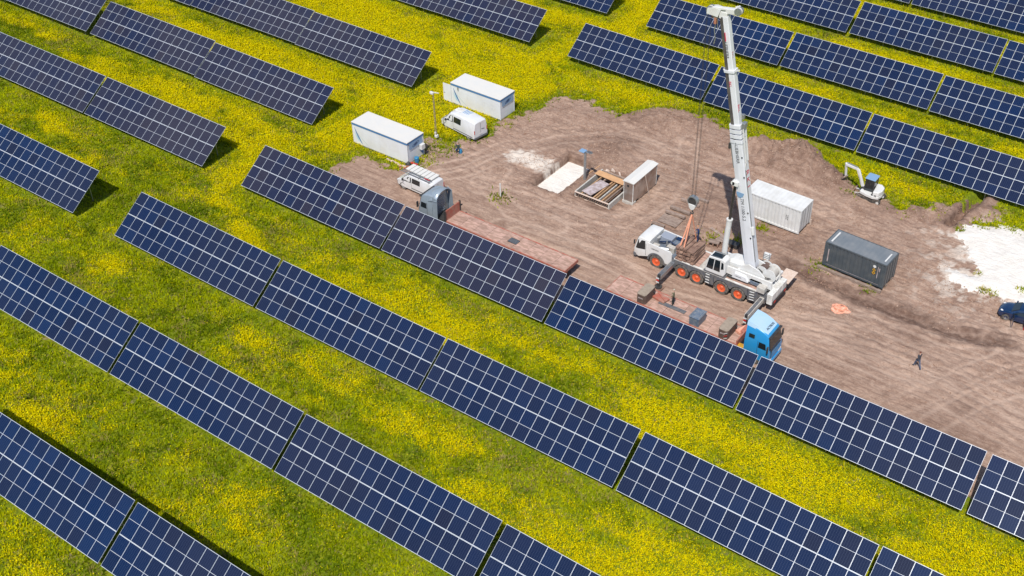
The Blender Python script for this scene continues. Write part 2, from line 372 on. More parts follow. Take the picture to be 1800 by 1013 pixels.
xs = np.concatenate([[-2500,-900,-400,-240], np.arange(-190,-84,1.1), np.arange(-84, 4, .16), np.arange(4, 40, 1.2), [60,120,400,1200,2500], [PIT[0]-.13,PIT[0]-.02,PIT[1]+.13,PIT[1]+.02,FORM[0]-.11,FORM[0]+.05,FORM[1]+.11,FORM[1]-.05]])
ys = np.concatenate([[-2500,-900,-300,-60,-10], np.arange(5, 62.5, .95), np.arange(62.5, 103, .16), np.arange(103, 210, 1.1), [240,320,600,1500,3000], [PIT[2]-.13,PIT[2]-.02,PIT[3]+.13,PIT[3]+.02,FORM[2]-.11,FORM[2]+.05,FORM[3]+.11,FORM[3]-.05]])
xs = np.unique(np.round(xs, 3)); ys = np.unique(np.round(ys, 3))
GX, GY = np.meshgrid(xs, ys); NX, NY = len(xs), len(ys)
far = (GX < -200) | (GX > 45) | (GY < 0) | (GY > 215)
GZ = np.where(far, 0, height(GX, GY))
DM = dirt_mask(GX, GY); SD = sdist(GX, GY, SAND)+(fbm(GX*1.6, GY*1.6, 2)-.5)*1.1 + (fbm(GX*3.5, GY*3.5, 0)-.5)*.8
# the wide scatter of spilt sand and chalk: a stain on the dirt
pit_in = rect_in(GX, GY, PIT, -.1)
ch = smooth(-.3, .5, sdist(GX, GY, CHALK)+(fbm(GX*2.4, GY*2.4, 1)-.5)*1.8)
sp = smooth(.56, .7, fbm(GX*1.5, GY*1.5, 5)+.22*np.exp(-np.maximum(-SD, 0)/2.0)-.03)*np.exp(-np.maximum(-SD-.3, 0)/2.6)
_tn = smooth(2.2, 1.0, ldist(GX, GY, TRENCH)); sp = sp*(1-_tn)
for hx, hy, r_, h_ in HEAPS: sp = sp*(1-np.exp(-((GX-hx)**2+(GY-hy)**2)/(r_*r_*1.4)))
spill = np.clip(np.maximum(np.maximum(ch*.9, sp*.8), np.where(pit_in > 0, 1, 0)), 0, 1)
rut_dist = np.full(GX.shape, 9.0)
trk = np.zeros(GX.shape)
for i, r in enumerate(RUTS):
    d = ldist(GX, GY, r)+(fbm(GX*.5, GY*.5, i)-.5)*.35
    trk = np.maximum(trk, np.exp(-((d-.95)/.2)**2)*np.clip(2.4*fbm(GX*.25+i*7, GY*.25, i)-.6, 0, 1))
wd = ldist(GX, GY, WET)+(fbm(GX*1.1, GY*1.1, 2)-.5)*1.6
wet = smooth(1.8, .3, wd)
for u, v, r, k in [(1480,505,1.2,.5),(1330,400,3,.55),(1250,350,3,.45),(1460,318,2.2,.95),(1100,255,2.5,.7),(1075,270,2.5,.7),(1400,430,2.5,.6),(1000,330,1.2,.5),(1290,262,2,.5),(1430,292,2.4,.6),(1520,600,2.0,.6),(1640,745,2.5,.35),(1700,720,1.8,.55),(1180,300,3,.3),(1600,590,2,.5),(1210,380,2.5,.5),(1605,372,1.6,.6),(1580,448,1.4,.4)]:
    p = at(u, v); wet = np.maximum(wet, k*np.exp(-(((GX-p.x)**2+(GY-p.y)**2)/(r*r)))*(.4+fbm(GX*1.3, GY*1.3, 4)))
wet = np.where(rect_in(GX, GY, FORM, .3) > 0, .9, wet)
wet = np.maximum(wet, .9*smooth(-1.1, -.1, rect_in(GX, GY, PIT))*(.2+1.1*fbm(GX*1.7, GY*1.7, 2)))
wet = np.maximum(wet, .7*smooth(-1.6, -.3, rect_in(GX, GY, FORM))*(.1+1.2*fbm(GX*1.2, GY*1.2, 1)))
wet = np.maximum(wet, smooth(1.6, .3, ldist(GX, GY, TRENCH))*.95)
for hx, hy, r_, h_ in HEAPS: wet = np.maximum(wet, .55*np.exp(-((GX-hx)**2+(GY-hy)**2)/(r_*r_*1.2))*(.3+fbm(GX*1.6, GY*1.6, 3)))
verts = np.stack([GX, GY, GZ], -1).reshape(-1, 3)
idx = np.arange(NX*NY).reshape(NY, NX)
quads = np.stack([idx[:-1,:-1], idx[:-1,1:], idx[1:,1:], idx[1:,:-1]], -1).reshape(-1, 4)
def cavg(A): return ((A[:-1,:-1]+A[:-1,1:]+A[1:,1:]+A[1:,:-1])/4).reshape(-1)
is_sand = cavg(SD) > 0
is_dirt = (cavg(DM) > 0) & ~is_sand
is_pit = cavg(pit_in) > -.1
ATTR = {'dirt': smooth(-.7, .5, DM), 'spill': spill, 'track': trk, 'wet': wet, 'sandy': np.maximum(smooth(-.3, .15, SD), np.where(pit_in > -.02, 1, 0))}
def sub_mesh(name, sel, m):
    q = quads[sel]; used, inv = np.unique(q, return_inverse=True); q = inv.reshape(-1, 4)
    me = bpy.data.meshes.new(name); me.vertices.add(len(used)); me.vertices.foreach_set('co', verts[used].ravel())
    me.loops.add(q.size); me.loops.foreach_set('vertex_index', q.ravel().astype(np.int32))
    me.polygons.add(len(q)); me.polygons.foreach_set('loop_start', np.arange(0, q.size, 4, dtype=np.int32)); me.polygons.foreach_set('loop_total', np.full(len(q), 4, np.int32))
    me.polygons.foreach_set('use_smooth', np.ones(len(q), bool)); me.update(calc_edges=True)
    for k, A in ATTR.items():
        a = me.attributes.new(k, 'FLOAT', 'POINT'); a.data.foreach_set('value', A.reshape(-1)[used].astype(np.float32))
    me.materials.append(m); o = bpy.data.objects.new(name, me); col.objects.link(o); return o

def ground_material():
    m = bpy.data.materials.new('site_ground'); m.use_nodes = True; n = m.node_tree; L = n.links.new; b = n.nodes['Principled BSDF']
    ge = n.nodes.new('ShaderNodeNewGeometry'); P = ge.outputs['Position']
    def attr(k): a = n.nodes.new('ShaderNodeAttribute'); a.attribute_name = k; return a.outputs['Fac']
    def noise(s, d=5, stretch=None, rot=0, rough=.55):
        src = P
        if stretch:
            mp = n.nodes.new('ShaderNodeMapping'); mp.inputs['Scale'].default_value = stretch; mp.inputs['Rotation'].default_value = (0,0,rot); L(P, mp.inputs[0]); src = mp.outputs[0]
        t = n.nodes.new('ShaderNodeTexNoise'); t.inputs['Scale'].default_value = s; t.inputs['Detail'].default_value = d; t.inputs['Roughness'].default_value = rough; L(src, t.inputs['Vector']); return t.outputs[0]
    def rmp(x, a, b_, c=0., d=1.):
        r = n.nodes.new('ShaderNodeMapRange'); r.inputs[1].default_value = a; r.inputs[2].default_value = b_; r.inputs[3].default_value = c; r.inputs[4].default_value = d; L(x, r.inputs[0]); return r.outputs[0]
    def mix(f, a, c, blend='MIX'):
        x = n.nodes.new('ShaderNodeMixRGB'); x.blend_type = blend
        for i, s in ((0, f), (1, a), (2, c)):
            if isinstance(s, tuple): x.inputs[i].default_value = (*s, 1)
            elif isinstance(s, float): x.inputs[i].default_value = s
            else: L(s, x.inputs[i])
        return x.outputs[0]
    def math_(op, a, c):
        x = n.nodes.new('ShaderNodeMath'); x.operation = op
        for i, s in ((0, a), (1, c)):
            if isinstance(s, float): x.inputs[i].default_value = s
            else: L(s, x.inputs[i])
        x.use_clamp = op in ('ADD', 'MULTIPLY'); return x.outputs[0]
    # dirt
    base = mix(rmp(noise(.22, 4), .35, .68), (.415,.285,.218), (.285,.188,.142))
    streak = rmp(noise(1.0, 5, (.16,1.5,1), -.05), .42, .66)
    base = mix(math_('MULTIPLY', streak, .55), base, (.47,.325,.245))
    streak2 = rmp(noise(1.7, 5, (.12,1.6,1), .12), .5, .68)
    base = mix(math_('MULTIPLY', streak2, .65), base, (.20,.122,.09))
    base = mix(math_('MULTIPLY', rmp(noise(2.6, 7, (.10,1.7,1), -.09, .62), .5, .64), .5), base, (.52,.38,.30))
    med = rmp(noise(.75, 7, None, 0, .68), .46, .66); base = mix(math_('MULTIPLY', med, .55), base, (.175,.102,.074))
    lite = rmp(noise(1.3, 7, (1,1.6,1), .4, .68), .52, .68); base = mix(math_('MULTIPLY', lite, .45), base, (.5,.36,.285))
    fine = rmp(noise(3.6, 8, None, 0, .75), .42, .66); base = mix(math_('MULTIPLY', fine, .5), base, (.17,.10,.072))
    speck = rmp(noise(9.0, 4, None, 0, .7), .58, .7); base = mix(math_('MULTIPLY', speck, .5), base, (.56,.44,.35))
    tr = math_('MULTIPLY', attr('track'), .6); base = mix(tr, base, (.52,.38,.3))
    wetf = math_('MULTIPLY', attr('wet'), rmp(noise(1.6, 6, None, 0, .65), .3, .6, .45, 1.)); base = mix(math_('MULTIPLY', wetf, .85), base, (.10,.056,.042))
    spl = attr('spill'); sf = math_('MULTIPLY', spl, rmp(noise(2.4, 6), .3, .48, .35, 1.))
    base = mix(sf, base, (.66,.585,.51))
    # meadow soil and matted growth under the blades
    g = mix(rmp(noise(.5, 5), .4, .65), (.15,.20,.006), (.30,.31,.012))
    g = mix(rmp(noise(4.0, 6, None, 0, .7), .45, .62), g, (.09,.12,.01))
    g = mix(math_('MULTIPLY', rmp(noise(.8, 6, None, 0, .6), .6, .68), .7), g, (.26,.19,.11))
    dn = math_('ADD', attr('dirt'), rmp(noise(2.5, 5, None, 0, .7), .3, .7, -.3, .3))
    c = mix(rmp(dn, .35, .65), g, base)
    sandc = mix(rmp(noise(.9, 6), .45, .75), (.74,.70,.65), (.67,.62,.56))
    sandc = mix(math_('MULTIPLY', rmp(noise(4.5, 8, None, 0, .75), .5, .72), .22), sandc, (.53,.47,.41))
    sn = math_('ADD', attr('sandy'), rmp(noise(3.0, 6, None, 0, .7), .3, .7, -.35, .35))
    c = mix(rmp(sn, .4, .6), c, sandc)
    L(c, b.inputs['Base Color']); b.inputs['Roughness'].default_value = .95; b.inputs['Specular IOR Level'].default_value = .15
    bp = n.nodes.new('ShaderNodeBump'); bp.inputs['Strength'].default_value = .9; bp.inputs['Distance'].default_value = .16
    L(noise(2.8, 8, (.6,1.3,1), 0, .65), bp.inputs['Height']); L(bp.outputs[0], b.inputs['Normal'])
    return m
M['ground'] = ground_material()
tag(sub_mesh('ground', ~is_dirt & ~is_sand, M['ground']), kind='structure')
tag(sub_mesh('dirt_yard', is_dirt & ~is_pit, M['ground']), kind='structure')
tag(sub_mesh('white_sand', is_sand, M['ground']), kind='structure')
tag(sub_mesh('sand_bed', is_pit, M['ground']), kind='structure')

# ================================================================== SOLAR TABLES
ROWS = {  # lower-edge y, west end x of table 0, first and last table, words for the label
 'L3': (49.222,-108.916,-1,0), 'L2': (61.953,-124.222,-1,1), 'L1': (74.657,-139.809,-1,2), 'L0': (87.165,-117.631,-1,1), 'M1': (103.961,-112.824,-1,1), 'M2': (116.31,-91.702,-1,0),
 'C0': (103.352,-70.527,0,5), 'C1': (116.081,-67.323,0,5), 'C2': (129.141,-64.212,0,5), 'C3': (142.038,-60.993,0,5), 'C4': (154.6,-57.8,0,5),
 'D': (61.629,-81.129,0,6), 'E': (49.119,-84.33,0,5), 'F': (36.553,-87.537,0,5), 'G': (23.895,-72.371,-1,2)}
ADJ = {'C0.0': (-.009,.055,.093,-.112), 'C0.1': (.034,-.012,-.02,-.01), 'C0.2': (-.024,-.044,-.041,.02), 'C1.1': (.035,.038,.052,.026), 'C2.0': (-.072,-.032,-.006,-.003), 'C2.1': (.072,.032,.031,.015),
 'D.0': (.046,.063,.001,-.119), 'D.1': (-.027,.042,-.089,.017), 'D.2': (-.093,.123,-.185,.019), 'D.3': (-.012,-.162,.116,.059), 'D.4': (.085,-.066,-.011,.005),
 'E.0': (.081,-.048,.04,-.083), 'E.1': (.063,-.007,-.03,.056), 'E.2': (-.113,.103,-.038,.139), 'E.3': (.009,-.069,.118,-.109), 'E.4': (-.041,.021,.016,-.008), 'F.2': (-.049,.033,-.028,.148),
 'L0.0': (.002,.053,.039,.019), 'L0.1': (-.002,-.053,-.031,-.015), 'L1.0': (-.287,-.125,.212,.106), 'L1.1': (.085,.115,0,0), 'L1.2': (.202,.01,-.178,-.089), 'L2.0': (-.106,-.054,.055,.027), 'L2.1': (.106,.054,-.06,-.03),
 'M1.0': (.407,.215,-.161,-.081), 'M1.1': (-.407,-.215,.096,.048)}
WORDS = {
 'L3': 'the short row entering low at the left edge', 'L2': 'the left row level with the grey truck', 'L1': 'the left row below both white cabins', 'L0': 'the left row ending above the near cabin',
 'M1': 'the top row ending behind the far cabin', 'M2': 'the small row end at the very top',
 'C0': 'the row just behind the excavator', 'C1': 'the second row behind the excavator', 'C2': 'the third row behind the excavator', 'C3': 'the fourth row behind the excavator', 'C4': 'the farthest row at the top right',
 'D': 'the row hiding the blue truck wheels', 'E': 'the second row below the dirt yard', 'F': 'the third row below the dirt yard', 'G': 'the lowest row in the bottom left corner'}
ORD = ['first', 'second', 'third', 'fourth', 'fifth', 'sixth', 'seventh']
PW, PH = 1.134, LS/2
fr = .013; gapm = .006
mod = MB(); x0, x1, y0, y1 = gapm, PW-gapm, gapm, PH-gapm
for a in ((x0, x1, y0, y0+fr), (x0, x1, y1-fr, y1)): mod.b2(a[0], a[1], a[2], a[3], -.036, 0, 0)
for a in ((x0, x0+fr, y0+fr, y1-fr), (x1-fr, x1, y0+fr, y1-fr)): mod.b2(a[0], a[1], a[2], a[3], -.036, 0, 0)
mod.add([(x0+fr,y0+fr,-.010),(x1-fr,y0+fr,-.010),(x1-fr,y1-fr,-.010),(x0+fr,y1-fr,-.010)], [(0,1,2,3)], 1)
ME_MOD = mod.mesh('solar_module', [M['alu'], M['backsheet']])
def cellmesh():
    a, b_, c, d = x0+fr+.005, x1-fr-.005, y0+fr+.017, PH/2-.012
    me = bpy.data.meshes.new('cell_field'); me.from_pydata([(a,0,0),(b_,0,0),(b_,d-c,0),(a,d-c,0),(a,0,-.003),(b_,0,-.003),(b_,d-c,-.003),(a,d-c,-.003)], [], [(0,1,2,3),(7,6,5,4),(0,4,5,1),(1,5,6,2),(2,6,7,3),(3,7,4,0)])
    uv = me.uv_layers.new(name='UVMap'); q = [(0,0),(1,0),(1,1),(0,1)]
    for p in me.polygons:
        for li in p.loop_indices: uv.data[li].uv = q[me.loops[li].vertex_index % 4]
    me.materials.append(M['cells']); me2 = me.copy(); me2.materials.clear(); me2.materials.append(M['cells_sky_tint']); return (me, me2), c, PH/2+.012
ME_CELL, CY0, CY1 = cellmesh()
st, ct = math.sin(TILT), math.cos(TILT)
pur = MB().b2(0, TW, -.03, .03, -.08, 0); ME_PUR = pur.mesh('purlin', M['steel'])
raf = MB().b2(-.03, .03, .1, LS-.1, -.09, 0); ME_RAF = raf.mesh('rafter', M['steel'])
PF, PR = .75, LS-.95
def post_mesh(h): return MB().b2(-.04, .04, -.03, .03, -.4, h).mesh('post', M['steel'])
ME_PF = post_mesh(ZLOW+PF*st-.18); ME_PR = post_mesh(ZLOW+PR*st-.18)
brc = MB(); brc.bar((0, PF*ct, ZLOW+PF*st*.45), (0, (PR-.5)*ct, ZLOW+(PR-.5)*st-.2), .05); ME_BR = brc.mesh('brace', M['steel'])
junc = MB().b2(-.12, .12, .0, .05, -.15, .15).mesh('inverter_box', M['steel'])
def solar_table(key, k, x, y, e, label, group):
    dx, dy, dz, sl_ = e
    root = thing('solar_table', label, 'solar panels', (x+dx, y+dy, dz-sl_/2), 0, group)
    pitch = -math.atan2(sl_, TW)
    root.rotation_euler = (0, pitch, 0)
    if key[0] in 'LM': root.scale.x = (TW+GAP-.09+{'L2': .21, 'L1': .13}.get(key, 0))/TW
    grey = 1 if (key in ('L0','L1','L2') or (key == 'D' and k <= 1) or (key == 'M1')) else 0  # rows that get the cells with painted sky reflection
    rot = (TILT, 0, 0)
    for i in range(16):
        for j in range(2):
            yy = j*PH
            jit = random.uniform(-.0035, .0035)
            o = link_mesh('solar_module', ME_MOD, root, (i*PW, yy*ct, ZLOW+yy*st), (TILT+jit, random.uniform(-.004, .004), 0))
            for c0 in (CY0, CY1):
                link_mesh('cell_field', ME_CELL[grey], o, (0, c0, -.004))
    for yy in (.5, 1.75, PH+.5, PH+1.75):
        link_mesh('purlin', ME_PUR, root, (0, yy*ct+.04*st, ZLOW+yy*st-.04*ct-.005), rot)
    for i in range(6):
        px = 1.2+i*(TW-2.4)/5
        link_mesh('rafter', ME_RAF, root, (px, .125*st, ZLOW-.125*ct), rot)
        link_mesh('post', ME_PF, root, (px, PF*ct, 0)); link_mesh('post', ME_PR, root, (px, PR*ct, 0)); link_mesh('brace', ME_BR, root, (px+.07, 0, 0))
    return root
for key, (y0_, x0_, k0, k1) in ROWS.items():
    vis = []
    for k in range(k0, k1+1):
        x = x0_+k*(TW+GAP)
        pts = [(x+a*TW/8, y0_+b*LS*ct/2, ZLOW+b*LS*st/2) for a in range(9) for b in range(3)]
        if any(seen(*p) for p in pts): vis.append((k, x))
    for i, (k, x) in enumerate(vis):
        word = 'only one' if len(vis) == 1 else ORD[i]+' from the left'
        solar_table(key, k, x, y0_, ADJ.get(f'{key}.{k}', (0,0,0,0)), f'solar table, {word} in {WORDS[key]}', 'rows of tilted solar tables')

# ================================================================== MEADOW (real blades and flower heads)
def visible_points(n, ylo=5, yhi=175):
    X = rng.uniform(-165, 12, n); Y = rng.uniform(ylo, yhi, n)
    qx = X*CR.x+Y*CR.y-CAM_H*CR.z; qy = X*CU.x+Y*CU.y-CAM_H*CU.z; qz = X*CF.x+Y*CF.y-CAM_H*CF.z
    u = PP_U+F_PX*qx/qz; v = PP_V-F_PX*qy/qz
    k = (u > -70) & (u < 1870) & (v > -40) & (v < 1075)
    return X[k], Y[k]
_lx, _ly = np.arange(-170, 16, .3), np.arange(0, 180, .3); _LX, _LY = np.meshgrid(_lx, _ly)
def lut(A):
    def f(X, Y):
        gx = np.clip((X+170)/.3, 0, len(_lx)-1.001); gy = np.clip(Y/.3, 0, len(_ly)-1.001); i = gx.astype(np.int32); j = gy.astype(np.int32); a = gx-i; b = gy-j
        return (A[j,i]*(1-a)+A[j,i+1]*a)*(1-b)+(A[j+1,i]*(1-a)+A[j+1,i+1]*a)*b
    return f
dirt_q = lut(dirt_mask(_LX, _LY)); height_q = lut(height(_LX, _LY))
def under_tables(X, Y):            # little grows tall in the shade of a table
    s = np.zeros(X.shape)
    for key, (y0_, x0_, k0, k1) in ROWS.items():
        xa, xb = x0_+k0*(TW+GAP), x0_+(k1+1)*(TW+GAP)
        m = (X > xa) & (X < xb); s = np.where(m, np.maximum(s, smooth(-.7, .3, Y-y0_)*smooth(LS*ct+1.6, LS*ct+.6, Y-y0_)), s)
    return s
def flower_field0(X, Y):
    D = dirt_q(X, Y); far_ = smooth(30, 80, Y+.38*(X+60))
    band = np.zeros(X.shape)
    for key, (y0_, x0_, k0, k1) in ROWS.items():
        xa, xb = x0_+k0*(TW+GAP), x0_+(k1+1)*(TW+GAP); n_ = (fbm(X*.7, Y*.7, 4)-.5)*2.2
        band = np.maximum(band, np.where((X > xa-1) & (X < xb+1.5), smooth(-2.4, -.8, Y-y0_+n_), 0)*smooth(LS*ct+2.2, LS*ct+.9, Y-y0_+n_)); left = .22*smooth(-50, -80, X)*smooth(60, 85, Y)
    f = fbm(X*.16, Y*.30, 1)*.55+fbm(X*.6, Y*1.0, 3)*.3+fbm(X*2.0, Y*2.0, 5)*.15
    r = np.clip((f-.5)*(5.0-1.2*far_)+.04+.78*far_+left, 0, 1)
    return r*(1-.55*band)*(1-.7*smooth(-3.0, -.7, D))*smooth(.6, -.2, D)
flower_field = lut(flower_field0(_LX, _LY))
def attr_mesh(name, co, nv, colors, m):
    n = len(co)//nv; me = bpy.data.meshes.new(name); me.vertices.add(len(co)); me.vertices.foreach_set('co', co.astype(np.float32).ravel())
    me.loops.add(len(co)); me.loops.foreach_set('vertex_index', np.arange(len(co), dtype=np.int32))
    me.polygons.add(n); me.polygons.foreach_set('loop_start', np.arange(0, len(co), nv, dtype=np.int32)); me.polygons.foreach_set('loop_total', np.full(n, nv, np.int32))
    me.update(calc_edges=True)
    a = me.color_attributes.new('tint', 'FLOAT_COLOR', 'POINT'); a.data.foreach_set('color', np.repeat(np.c_[colors, np.ones(n)], nv, 0).astype(np.float32).ravel())
    me.materials.append(m); o = bpy.data.objects.new(name, me); col.objects.link(o); return o
def leaf_material(name, trans):
    m = bpy.data.materials.new(name); m.use_nodes = True; n = m.node_tree; n.nodes.clear()
    a = n.nodes.new('ShaderNodeAttribute'); a.attribute_name = 'tint'
    d = n.nodes.new('ShaderNodeBsdfDiffuse'); t = n.nodes.new('ShaderNodeBsdfTranslucent'); x = n.nodes.new('ShaderNodeMixShader'); x.inputs[0].default_value = trans
    o = n.nodes.new('ShaderNodeOutputMaterial')
    n.links.new(a.outputs['Color'], d.inputs[0]); n.links.new(a.outputs['Color'], t.inputs[0]); n.links.new(d.outputs[0], x.inputs[1]); n.links.new(t.outputs[0], x.inputs[2]); n.links.new(x.outputs[0], o.inputs[0])
    return m
M['grass'] = leaf_material('grass_blades', .35); M['petal'] = leaf_material('flower_petals', .35)
def thin(X, Y, prob): k = rng.random(X.shape) < prob; return X[k], Y[k]
N_G, N_F = 2200000, 4200000
X, Y = visible_points(N_G)
D = dirt_q(X, Y)+rng.normal(0, .45, X.shape); keep = 1-smooth(-.9, .5, D)
for u, v, r in [(880,350,.9),(1255,420,.8),(1341,403,.6),(1440,470,.8),(1455,475,.5),(1527,512,.6),(1718,484,.35),(1738,517,.5),(1728,514,.4),(1745,520,.4),(1793,513,.4),(1300,425,.7),(765,262,1.5),(690,245,1.0),(780,262,1.3),(1660,385,.6),(1318,415,.5),(740,280,1.2)]:
    p = at(u, v); keep = np.maximum(keep, .75*np.exp(-((X-p.x)**2+(Y-p.y)**2)/(r*r)))
sh = under_tables(X, Y); keep *= (1-.72*sh)*smooth(.7, 1.3, ldist(X, Y, TRENCH))
k = rng.random(X.shape) < keep*.92; X, Y, D, sh = X[k], Y[k], D[k], sh[k]
FF = flower_field(X, Y)
Z = height_q(X, Y); n = len(X)
ang = rng.uniform(0, 2*np.pi, (n, 1))+np.arange(2)*np.pi*.55; lean = rng.uniform(.3, 1.1, (n, 2))
tall = (.10+.22*rng.random((n, 1))**1.5)*(.75+.6*fbm(X*.5, Y*.5, 2))[:, None]; wd_ = rng.uniform(.035, .075, (n, 1))
bx = X[:, None]+rng.uniform(-.05, .05, (n, 2)); by = Y[:, None]+rng.uniform(-.05, .05, (n, 2)); bz = Z[:, None]-.02+np.zeros((n, 2))
ca, sa = np.cos(ang), np.sin(ang)
v0 = np.stack([bx-sa*wd_, by+ca*wd_, bz], -1); v1 = np.stack([bx+sa*wd_, by-ca*wd_, bz], -1); v2 = np.stack([bx+ca*tall*lean, by+sa*tall*lean, bz+tall], -1)
co = np.stack([v0, v1, v2], 2).reshape(-1, 3)
g1 = np.array([.165,.235,.004]); g2 = np.array([.43,.46,.004]); g3 = np.array([.07,.125,.006]); g4 = np.array([.36,.28,.10]); g5 = np.array([.72,.60,.003])
a = np.clip(fbm(X*.35, Y*.35, 0)*1.9-.5+.35*FF+rng.normal(0, .18, n), 0, 1)[:, None]
b_ = np.clip(2.15-4.2*fbm(X*.55, Y*.7, 4)+rng.normal(0, .25, n)-.55*FF, 0, 1)[:, None]
dry = ((rng.random(n) < .05+.4*smooth(.56, .68, fbm(X*.33+40, Y*.45, 2))*(1-FF))[:, None])*1.0
c = g1*(1-a)+g2*a; c = c*(1-.8*b_)+g3*.8*b_; yk = np.clip(FF*1.35-.22+rng.normal(0, .2, n), 0, 1)[:, None]*.85; c = c*(1-yk)+g5*yk; c = c*(1-dry*.7)+g4*dry*.7; c *= rng.uniform(.75, 1.25, (n, 1))
grass = attr_mesh('meadow_grass', co, 3, np.repeat(c, 2, 0), M['grass'])
tag(grass, 'green meadow grass growing between the rows of solar tables', 'grass', kind='stuff')
print('grass', n)
X, Y = visible_points(N_F)
FF = flower_field(X, Y); D = dirt_q(X, Y); sh = under_tables(X, Y)
keep = np.clip(FF**1.3*.80+.04, 0, 1)*(1-smooth(-1.0, -.1, D))*(1-.9*sh)
k = rng.random(X.shape) < keep; X, Y = X[k], Y[k]; FF = FF[k]; n = len(X); Z = height_q(X, Y)
hz = .08+.2*rng.random(n)*(.5+FF); s = rng.uniform(.026, .052, n)*(1+.25*FF)
t0 = rng.uniform(0, 2*np.pi, n); tx, ty = rng.normal(0, .35, n), rng.normal(0, .35, n)
q = []
for kk in range(3):
    cx_, cy_ = np.cos(t0+kk*np.pi/1.5)*s*1.15, np.sin(t0+kk*np.pi/1.5)*s*1.15
    q.append(np.stack([X+cx_, Y+cy_, Z+hz+cx_*tx+cy_*ty], -1))
co = np.stack(q, 1).reshape(-1, 3)
y1_ = np.array([.84,.70,.004]); y2_ = np.array([.72,.68,.006]); y3_ = np.array([.80,.58,.006])
r = rng.random((n, 1)); c = np.where(r < .5, y1_, np.where(r < .88, y2_, y3_))*rng.uniform(.8, 1.15, (n, 1))
fl = attr_mesh('yellow_flowers', co, 3, c, M['petal'])
tag(fl, 'small bright yellow wildflowers covering the meadow between the panel rows', 'flowers', kind='stuff')
print('flowers', n)

